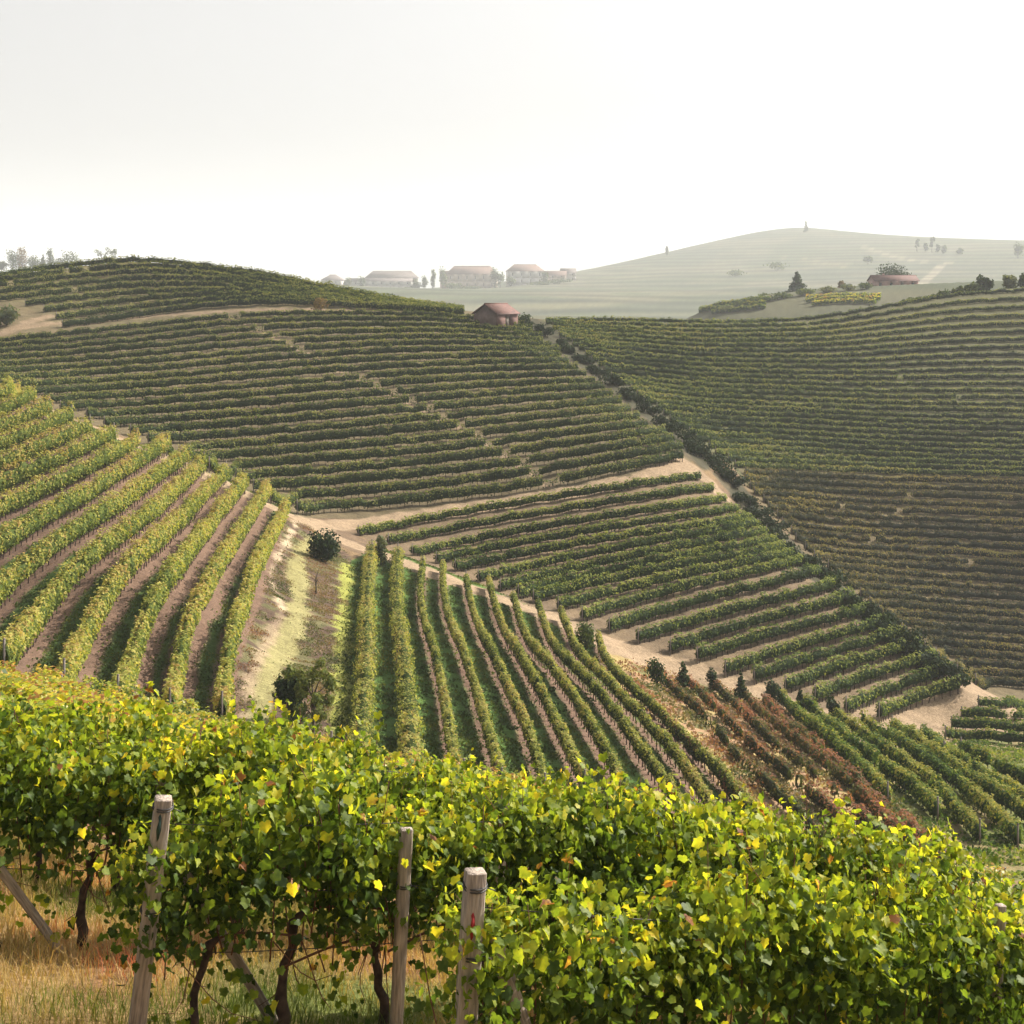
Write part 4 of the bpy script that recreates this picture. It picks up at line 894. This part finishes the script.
put('shrub', 586, 650, 26, 30, 'single rounded green bush beside the sandy track below the stepped block', 'shrub', M['tree'], 'shrub', 1500, .18, (.5, .25), 4)
put('shrub', 289, 724, 34, 58, 'dark dense bush beside the small spreading tree', 'bush', M['bush'], 'shrub', 2600, .16, (.35, .2), 5)
put('small_tree', 312, 742, 54, 84, 'small thin-leaved tree with a leaning trunk beside the dark bush', 'tree', M['tree'], 'open', 3000, .13, (.85, .2), 6, trunk_h=1.2, nb=24)
put('shrub', 226, 722, 22, 22, 'low green bush at the foot of the last left field row', 'shrub', M['lower'], 'shrub', 500, .16, (.4, .2), 7)
ends = [(657, 688, 22, 34), (683, 688, 18, 26), (712, 690, 13, 24), (741, 700, 14, 28), (774, 706, 17, 30), (800, 714, 14, 24), (833, 720, 16, 28)]
for i, (a, b_, w_, h_) in enumerate(ends):
    put('shrub', a, b_, w_, h_, f'dark pointed bush on a row end under the sandy track, {ordn(i)} from the left', 'bush', M['bush'], 'cone' if i % 2 else 'shrub', 700, .18, (.4, .2), 20 + i, 'dark bushes on the row ends')
put('shrub', 6, 326, 28, 22, 'olive-green thicket at the left edge by the knoll track', 'thicket', M['olive'], 'shrub', 1100, .35, (.25, .2), 30)
put('shrub', 321, 312, 20, 17, 'rusty brown bush growing in the row above the knoll track', 'bush', M['rusttree'], 'shrub', 500, .28, (.4, .2), 31)
put('shrub', 402, 339 - 7, 9, 8, 'tiny round bush in the rows left of the brick hut', 'bush', M['tree'], 'shrub', 150, .25, (.4, .2), 32)
put('shrub', 487, 328, 10, 8, 'small grey-green bush at the corner of the brick hut', 'bush', M['olive'], 'shrub', 200, .22, (.4, .2), 33)
put('shrub', 524, 326, 22, 13, 'dark bush on the skyline just right of the brick hut', 'bush', M['bush'], 'shrub', 450, .3, (.4, .2), 34)
for i, (a, b_, w_, h_, mt, lb_) in enumerate([(728, 313, 26, 8, 'olive', 'low pale scrub at the left foot of the mid-distance rise'), (742, 309, 20, 9, 'tree', 'green scrub between the pale scrub and the pine thicket'), (783, 310, 22, 13, 'tree', 'green bush at the left foot of the conical pine'),
        (806, 310, 22, 12, 'tree', 'green bush at the right foot of the conical pine'), (828, 309, 22, 12, 'olive', 'olive bush halfway from the pine to the slim poplar'), (850, 310, 20, 10, 'olive', 'low olive bush at the right foot of the slim poplar'), (866, 311, 22, 9, 'tree', 'flat green bush before the red-roofed house'), (760, 313, 40, 9, 'tree', 'long dark scrub bank below the pine thicket')]):
    d = FD(425); k = (a - CX) / F * d; zg = float(hz(k, d)); hh = max(2.5, -(b_ - h_ - HY) / F * d - zg)
    plant('scrub_bush', (k, d, zg), hh, w_ * d / F, lb_, 'bush', M[mt], 'shrub', 500, .55, (.4, .2), 330 + i)
# hedge in the gully
gl = smooth_line([(530, 325), (548, 336), (582, 360), (612, 382), (650, 412), (690, 446), (718, 466), (735, 482), (742, 502), (765, 524), (800, 560), (842, 594), (884, 630), (930, 668), (952, 682)], 2)
gl = resample(gl, 60)
for i, (a, b_) in enumerate(gl):
    a += rng.normal(0, 2); b_ += rng.normal(0, 2); s_ = np.interp(b_, [320, 480, 700], [9, 16, 20]) * rng.uniform(.8, 1.3)
    if 486 < b_ < 497: continue
    put('gully_shrub', a + s_ * .1, b_ + s_ * .3, s_ * 1.7, s_ * .9, 'dark low shrub in the gully hedge running down from the brick hut', 'shrub', M['bush'], 'shrub', 420, .26, (.12, .16), 50 + i, 'dark shrubs along the gully hedge', nb=6)
# weeds and grass that nobody could count
def scatter(name, label, poly, n, size, hmax, mat, tone, dmax=175, keep=None, patchy=.5):
    m = np.where((Y_ > 64) & (Y_ < dmax) & inpoly(PXY, poly))[0]
    if keep is not None: m = m[keep[m]]
    i = rng.choice(m, n); x = X_[i] + rng.normal(0, .25, n); y = Y_[i] + rng.normal(0, .25, n)
    c = vnoise(x, y, 1.6, 41) * .6 + vnoise(x, y, .5, 42) * .4; k = c > patchy; x, y, c = x[k], y[k], c[k]; n = len(x)
    C = np.stack([x, y, hz(x, y) + hmax * rng.random(n) * np.clip((c - patchy) * 4, .1, 1)], 1)
    Nn = rng.normal(0, .6, (n, 3)) + (0, 0, .5); Tp = rng.normal(0, .4, (n, 3)) + (0, 0, .8)
    tn = np.clip(tone + (vnoise(x, y, 2.7, 43) - .5) * .9 + rng.normal(0, .13, n), 0, 1)
    V, Fa, tf = bake_leaves(C, Nn, Tp, size * rng.uniform(.6, 1.4, n), tn, QUAD)
    tag(link(name, np_mesh(name, V, Fa, mat, False, {'tone': ('FACE', 'FLOAT', tf)})), label, None, None, 'stuff')
plotH = [(600, 660), (650, 668), (780, 703), (830, 740), (900, 800), (960, 880), (780, 870), (700, 760), (640, 700), (612, 680)]
scatter('weeds', 'rusty and straw coloured weeds over the abandoned plot', plotH, 34000, .15, .6, M['weed'], .5, patchy=.48)
scatter('weeds', 'green and straw weeds between the lower right vines', [(785, 700), (860, 725), (930, 745), (960, 715), (1050, 715), (1050, 880), (930, 880), (860, 800)], 30000, .16, .3, M['lower'], .55, patchy=.5)
scatter('dry_grass', 'dry tufts on the ploughed bank beside the track', [(284, 520), (320, 530), (352, 558), (338, 700), (330, 760), (236, 760), (240, 660), (262, 600)], 36000, .08, .14, M['weed'], .35, patchy=.40, keep=COL.sum(1) < .42)
scatter('grass', 'green grass strips between the valley rows', polyG, 50000, .13, .12, M['tree'], .55, keep=w_grass['G'] & (COL[:, 1] > COL[:, 0]), patchy=.35)
scatter('grass', 'green grass strips between the left field rows', polyF, 50000, .13, .12, M['tree'], .6, keep=w_grass['F'] & (COL[:, 1] > COL[:, 0]), patchy=.35)
for i, (a, b_, w_, h_, lb_) in enumerate([(455, 790, 46, 40, 'olive brush heap at the foot of the third valley row'), (520, 800, 60, 34, 'wide straw-green brush at the foot of the middle valley rows'), (557, 806, 40, 26, 'low brush between valley row ends below the wide brush'), (380, 780, 30, 40, 'leafy brush at the foot of the first valley rows')]):
    put('shrub', a, b_, w_, h_, lb_, 'bush', M['valley'], 'shrub', 1200, .12, (.55, .2), 300 + i)
# skyline trees behind the knoll
sk = [(13, 268, 18, 26, 'round', 'tree', 'broad grey-green tree, tallest of the group behind the knoll'), (22, 268, 14, 27, 'column', 'rusttree', 'pale yellowing upright tree behind the knoll'),
      (33, 268, 16, 20, 'round', 'tree', 'low dark tree right of the pale yellowing one'), (43, 266, 9, 18, 'cone', 'tree', 'narrow pointed small tree behind the knoll'),
      (50, 266, 9, 24, 'column', 'tree', 'slim upright tree behind the knoll'), (59, 264, 14, 14, 'round', 'olive', 'low grey tree between the slim tree and the domed tree'),
      (71, 266, 22, 24, 'round', 'tree', 'domed leafy tree behind the knoll'), (102, 264, 20, 24, 'open', 'tree', 'airy open-crowned tree behind the knoll crest'),
      (113, 262, 10, 20, 'open', 'tree', 'thin sparse tree beside the airy open-crowned one'), (127, 262, 8, 13, 'cone', 'tree', 'tiny pointed treetop farthest right behind the knoll'), (2, 270, 14, 12, 'round', 'olive', 'low bush at the left edge behind the knoll')]
for i, (a, b_, w_, h_, sh, mt, lb_) in enumerate(sk):
    d = FD(620); w_ *= 1.25; k = (a - CX) / F * d; zt = -(b_ + 6 - HY) / F * d; zg = float(hz(k, d)); hh = h_ * d / F + max(0, zt - zg)
    plant('skyline_tree', (k, d, zg), hh, w_ * d / F, lb_, 'tree', M[mt], sh, 1100 if sh != 'open' else 520, .95, (.4, .2), 120 + i, 'trees behind the knoll', trunk_h=hh * .12 if sh == 'round' else hh * .4 if sh == 'open' else None)
# middle distance
md = [(797, 308, 24, 36, 'cone', 'bush', 'dark conical pine standing alone before the far hill', 1600), (770, 309, 24, 16, 'shrub', 'tree', 'low dark bushes left of the conical pine', 700),
      (752, 311, 20, 10, 'shrub', 'olive', 'pale low bush at the left end of the thicket by the pine', 400), (815, 307, 22, 15, 'shrub', 'olive', 'grey-green bush right of the conical pine', 500), (842, 305, 10, 24, 'column', 'rusttree', 'slim brownish poplar by the yellow-green vines', 600),
      (856, 306, 22, 12, 'shrub', 'olive', 'rounded pale bush between the slim poplar and the red-roofed house', 400), (872, 304, 16, 11, 'shrub', 'tree', 'dark bush left of the red-roofed house', 400),
      (894, 303, 34, 33, 'round', 'bush', 'broad dark domed tree behind the red-roofed house', 1800), (984, 296, 18, 20, 'round', 'bush', 'dark round tree at the upper end of the ridge hedge', 1000),
      (1010, 292, 18, 18, 'round', 'olive', 'grey-green tree at the right edge of the ridge', 600), (1024, 292, 12, 18, 'round', 'bush', 'dark tree cut by the right edge of the view', 600)]
for i, (a, b_, w_, h_, sh, mt, lb_, n_) in enumerate(md):
    d = FD(436) if a < 900 else 350; k = (a - CX) / F * d; zg = float(hz(k, d)); zt = -(b_ - h_ - HY) / F * d
    if a == 894: w_ = 46; d = FD(443); k = (a - CX) / F * d; zg = float(hz(k, d)); zt = -(b_ - h_ - HY) / F * d
    hh = max(zt - zg, 2) * (1.25 if a == 894 else 1); plant('tree' if sh != 'shrub' else 'shrub', (k, d, zg), hh, w_ * d / F, lb_, 'tree' if sh != 'shrub' else 'bush', M[mt], sh, n_, .6, (.4, .2), 150 + i, trunk_h=hh * .2)
for i, a in enumerate(np.linspace(905, 975, 11)):
    b_ = np.interp(a, [905, 975], [306, 293]); d = 338; k = (a - CX) / F * d; zg = float(hz(k, d)); w_ = rng.uniform(10, 14)
    hh = (-(b_ - np.interp(a, [905, 975], [7, 12]) - HY) / F * d) - zg
    plant('ridge_shrub', (k, d, zg), max(1.2, hh), w_ * d / F, f'dark green shrub in the hedge up the right ridge, {ordn(i)} from the red-roofed house', 'shrub', M['tree'], 'shrub', 260, .4, (.35, .2), 170 + i, 'shrubs of the hedge up the right ridge', nb=5)
# far hill trees
for i, (a, b_, w_, h_, sh, lb_) in enumerate([(806, 230, 5, 9, 'cone', 'lone small tree on the very top of the far hazy hill'), (917, 249, 5, 10, 'open', 'thin tall tree first from the left on the far right skyline'),
        (926, 249, 6, 6, 'round', 'small bush beside the thin tall trees on the far skyline'), (932, 250, 5, 13, 'open', 'tallest thin tree on the far right skyline'), (938, 250, 6, 6, 'round', 'round bush just right of the tallest skyline tree'),
        (944, 251, 7, 6, 'round', 'broad low bush on the far right skyline'), (960, 252, 9, 4, 'round', 'flat low bush farthest right of the skyline group'), (1018, 256, 14, 14, 'round', 'hazy round tree at the right edge of the far skyline'),
        (667, 254, 4, 8, 'round', 'faint tiny tree on the left shoulder of the far hill'), (868, 262, 14, 6, 'round', 'dark copse on the right flank of the far hill'), (776, 268, 26, 6, 'round', 'long dark copse low on the far hill'), (735, 274, 24, 5, 'round', 'dark copse at the foot of the far hill')]):
    p = gpos(a, b_ + 2.5, 1100, 4200); w2, h2 = psize(p, w_, h_ + 2.5); plant('far_tree', p, h2, w2, lb_, 'tree' if 'copse' not in lb_ else 'copse', M['tree'], sh, 320, 2.0, (.4, .2), 190 + i, trunk_h=h2 * .1 if sh == 'round' else None)

# ------------------------------------------------------------------ buildings
def house(name, pos, L_, D_, H_, rh, rz, label, wallm, roofm, gable=True, nwin=4, floors=2, chimney=1, over=.5, cat='house', door=True, gablem=None, group=None):
    t = thing(name, label, cat, tuple(pos), rz, group); th = .25
    wb = MB(); hx, hy = L_ / 2, D_ / 2
    rows = []; wins = []
    fh = H_ / floors
    # front and back walls built as piers and bands so the windows are real openings
    def wall_x(y, sgn):
        ws = []
        for f in range(floors):
            for k in range(nwin):
                cx = -hx + L_ * (k + .5) / nwin; w_, h_ = min(1.1, L_ / nwin * .4), fh * .42; z0 = f * fh + fh * .32
                if door and f == 0 and k == nwin // 2 and sgn < 0: ws.append((cx, w_ * 1.1, 0, fh * .74, True))
                else: ws.append((cx, w_, z0, z0 + h_, False))
        for f in range(floors):
            fw = [w for w in ws if f * fh <= w[2] < (f + 1) * fh]; x = -hx
            for (cx, w_, z0, z1, dr) in fw:
                wb.box(((x + cx - w_ / 2) / 2, y, f * fh + fh / 2), (cx - w_ / 2 - x, th, fh))
                wb.box((cx, y, (z1 + (f + 1) * fh) / 2), (w_, th, (f + 1) * fh - z1))
                if z0 > f * fh + .01: wb.box((cx, y, (f * fh + z0) / 2), (w_, th, z0 - f * fh))
                x = cx + w_ / 2
            wb.box(((x + hx) / 2, y, f * fh + fh / 2), (hx - x, th, fh))
        return ws
    for y, sg in ((-hy + th / 2, -1), (hy - th / 2, 1)):
        for (cx, w_, z0, z1, dr) in wall_x(y, sg):
            m_ = MB().box((cx, y, (z0 + z1) / 2), (w_ - .004, .06, z1 - z0 - .004)); o_ = m_.build('door' if dr else 'window', M['shut'] if dr else M['glass'], t)
            if not dr:
                fb = MB(); yy = y + sg * (th / 2 + .02)
                fb.box((cx, yy, z0 - .04), (w_ + .2, .1, .06)); fb.build('sill', M['plasw'], o_)
            else: MB().box((cx + w_ * .35, y + sg * .05, 1.0), (.05, .05, .12)).build('handle', M['wire'], o_)
    gb = MB() if gablem else wb
    for x, sg in ((-hx + th / 2, -1), (hx - th / 2, 1)):
        gb.box((x, 0, H_ / 2), (th, D_ - 2 * th - .004, H_))
        if gable:
            gb.add([(x - th / 2, -hy + th, H_), (x + th / 2, -hy + th, H_), (x - th / 2, hy - th, H_), (x + th / 2, hy - th, H_), (x - th / 2, 0, H_ + rh * .93), (x + th / 2, 0, H_ + rh * .93)],
                   [(0, 4, 2), (1, 3, 5), (0, 1, 5, 4), (2, 4, 5, 3)])
    wb.box((0, 0, -1.2), (L_ + .02, D_ + .02, 2.4 - .01))
    wb.build('wall', wallm, t)
    if gablem: gb.build('gable_wall', gablem, t)
    rb = MB(); ox, oy = hx + over, hy + over; zt = H_ + rh; ze = H_ - over * rh / hy; rt = .16
    if gable:
        for sg in (-1, 1):
            rb.add([(-ox, sg * oy, ze), (ox, sg * oy, ze), (ox, 0, zt), (-ox, 0, zt), (-ox, sg * oy, ze + rt), (ox, sg * oy, ze + rt), (ox, 0, zt + rt), (-ox, 0, zt + rt)],
                   [(0, 1, 2, 3), (4, 5, 6, 7), (0, 1, 5, 4), (1, 2, 6, 5), (3, 0, 4, 7)])
    else:
        rx = max(.3, hx - hy * .9); ze = H_
        b4 = [(-ox, -oy, ze), (ox, -oy, ze), (ox, oy, ze), (-ox, oy, ze)]; e4 = [(x, y, z + rt) for x, y, z in b4]
        rb.add(b4 + e4 + [(-rx, 0, zt), (rx, 0, zt)], [(0, 3, 2, 1), (0, 1, 5, 4), (1, 2, 6, 5), (2, 3, 7, 6), (3, 0, 4, 7), (4, 5, 9, 8), (6, 7, 8, 9), (5, 6, 9), (7, 4, 8)])
    ro = rb.build('roof', roofm, t)
    for c in range(chimney):
        cb = MB(); x = -hx * .4 + c * hx * .9; cb.box((x, hy * .3, zt - .1), (.6, .6, 1.5)); cb.box((x, hy * .3, zt + .72), (.75, .75, .14)); cb.build('chimney', wallm, ro)
    rg = MB().tube([(-ox if gable else -max(.3, hx - hy * .9), 0, zt + rt + .02), (ox if gable else max(.3, hx - hy * .9), 0, zt + rt + .02)], .12, 6); rg.build('ridge_tiles', roofm, ro)
    return t
hp = survey(496, 327); hp[2] = float(hz(hp[0], hp[1]))
house('brick_hut', hp, 5.6, 5.0, 2.35, 1.45, math.radians(52), 'small old brick hut with red clay roof on the ridge', M['brick'], M['rooft'], True, 1, 1, 0, .3, 'hut', True, M['bricky'])
vil = [(333, 286, 20, 9, 4, -8, 'plasw', 'roofg', False, 'pale low house farthest left in the hazy village'), (356, 288, 24, 7, 3, 5, 'plasy', 'roofv', False, 'small ochre house between the pale house and the long building'),
       (392, 287, 52, 11, 5, 2, 'plasw', 'roofg', False, 'long pale building with wide grey roof in the hazy village'), (382, 292, 60, 8, 2, 2, 'plasw', 'roofg', True, 'low white shed in front of the long pale building'),
       (472, 284, 50, 13, 6, -5, 'plasy', 'roofv', False, 'large ochre farmhouse with hipped tile roof in the village'), (452, 286, 22, 10, 5, 10, 'plasp', 'roofv', True, 'smaller rosy annex left of the large ochre farmhouse'),
       (525, 277, 36, 12, 5, 8, 'plasw', 'roofv', False, 'tall pale house with broad hipped roof right in the village'), (553, 276, 26, 6, 3, -4, 'plasy', 'roofv', True, 'low tile-roofed barn right of the tall pale house'), (568, 276, 14, 7, 3, 6, 'plasw', 'roofg', True, 'small white house farthest right in the hazy village')]
for i, (a, b_, w_, h_, r_, rz, wm, rm, hip, lb_) in enumerate(vil):
    d = FD(745) + (i % 3) * 14; k = (a - CX) / F * d; zb = -(b_ - HY) / F * d; zg = float(hz(k, d)); sc = d / F
    hh = h_ * sc
    zb = zg; r_ = r_ * 1.4; hh *= 1.1; print('village', a, b_, round(HY - F * zg / d, 1))
    house('village_house', (k, d, zb), w_ * sc, 20, hh, r_ * sc, math.radians(rz), lb_, M[wm], M[rm], hip, max(2, int(w_ / 8)), 2, 1, 1.1, 'house', True, None, 'houses of the hazy village')
for i, (a, b_, w_, h_, sh, lb_) in enumerate([(425, 286, 9, 10, 'round', 'round dark tree between the long building and the farmhouse'), (433, 286, 6, 17, 'column', 'dark upright cypress-like tree left of the ochre farmhouse'),
        (443, 270, 12, 4, 'round', 'faint hazy treetop behind the rosy annex'), (500, 282, 14, 11, 'round', 'leafy tree between the farmhouse and the tall pale house'), (495, 277, 12, 9, 'round', 'faint taller tree behind the farmhouse gap'), (540, 286, 26, 6, 'shrub', 'hedge below the tall pale house'),
        (470, 292, 34, 6, 'shrub', 'dark hedge below the large ochre farmhouse'), (410, 292, 20, 5, 'shrub', 'low hedge right of the white shed'), (362, 284, 10, 8, 'round', 'round tree between the ochre house and the long building'), (416, 288, 12, 8, 'round', 'leafy tree at the right end of the long building'), (346, 286, 10, 8, 'round', 'small tree behind the pale low house'), (560, 282, 30, 5, 'shrub', 'low hedge below the tile-roofed barn'), (510, 284, 12, 8, 'round', 'rounded tree at the left corner of the tall pale house'), (545, 280, 9, 9, 'round', 'tree between the tall pale house and the barn'), (453, 288, 22, 6, 'round', 'shrubby tree below the rosy annex')]):
    d = FD(736); k = (a - CX) / F * d; zg = float(hz(k, d)); zt = -(b_ - h_ - HY) / F * d; hh = max(2.5, zt - zg)
    plant('village_tree', (k, d, zg), hh, w_ * d / F, lb_, 'tree' if sh != 'shrub' else 'hedge', M['tree'], sh, 420, 1.6, (.4, .2), 240 + i, trunk_h=hh * .08 if sh == 'round' else None)
d = FD(437); k = (893 - CX) / F * d
house('farmhouse', (k, d, float(hz(k, d)) + .3), 16.5, 9, 3.0, 1.9, math.radians(3), 'rose walled low house with red tile roof below the domed tree', M['plasp'], M['rooft'], True, 4, 1, 1, .5)

# ------------------------------------------------------------------ haze: the hazy air over the valley
hm, ht, N, L = newmat('haze'); o = N.new('ShaderNodeOutputMaterial'); pv = N.new('ShaderNodeVolumePrincipled')
pv.inputs['Color'].default_value = (.93, .96, .99, 1); pv.inputs['Density'].default_value = HAZE_DENSITY; pv.inputs['Anisotropy'].default_value = .1
L.new(pv.outputs[0], o.inputs['Volume'])
zlo = float(ZZ.min()) - 1.5; zhi = max(float(ZZ.max()) + 12, 60)
hb = MB().box((0, 9700, (zlo + zhi) / 2), (24600, 19700, zhi - zlo)); ho = hb.build('haze', hm); tag(ho, 'pale autumn haze filling the valley air', None, None, 'stuff')
print('terrain z', ZZ.min(), ZZ.max())
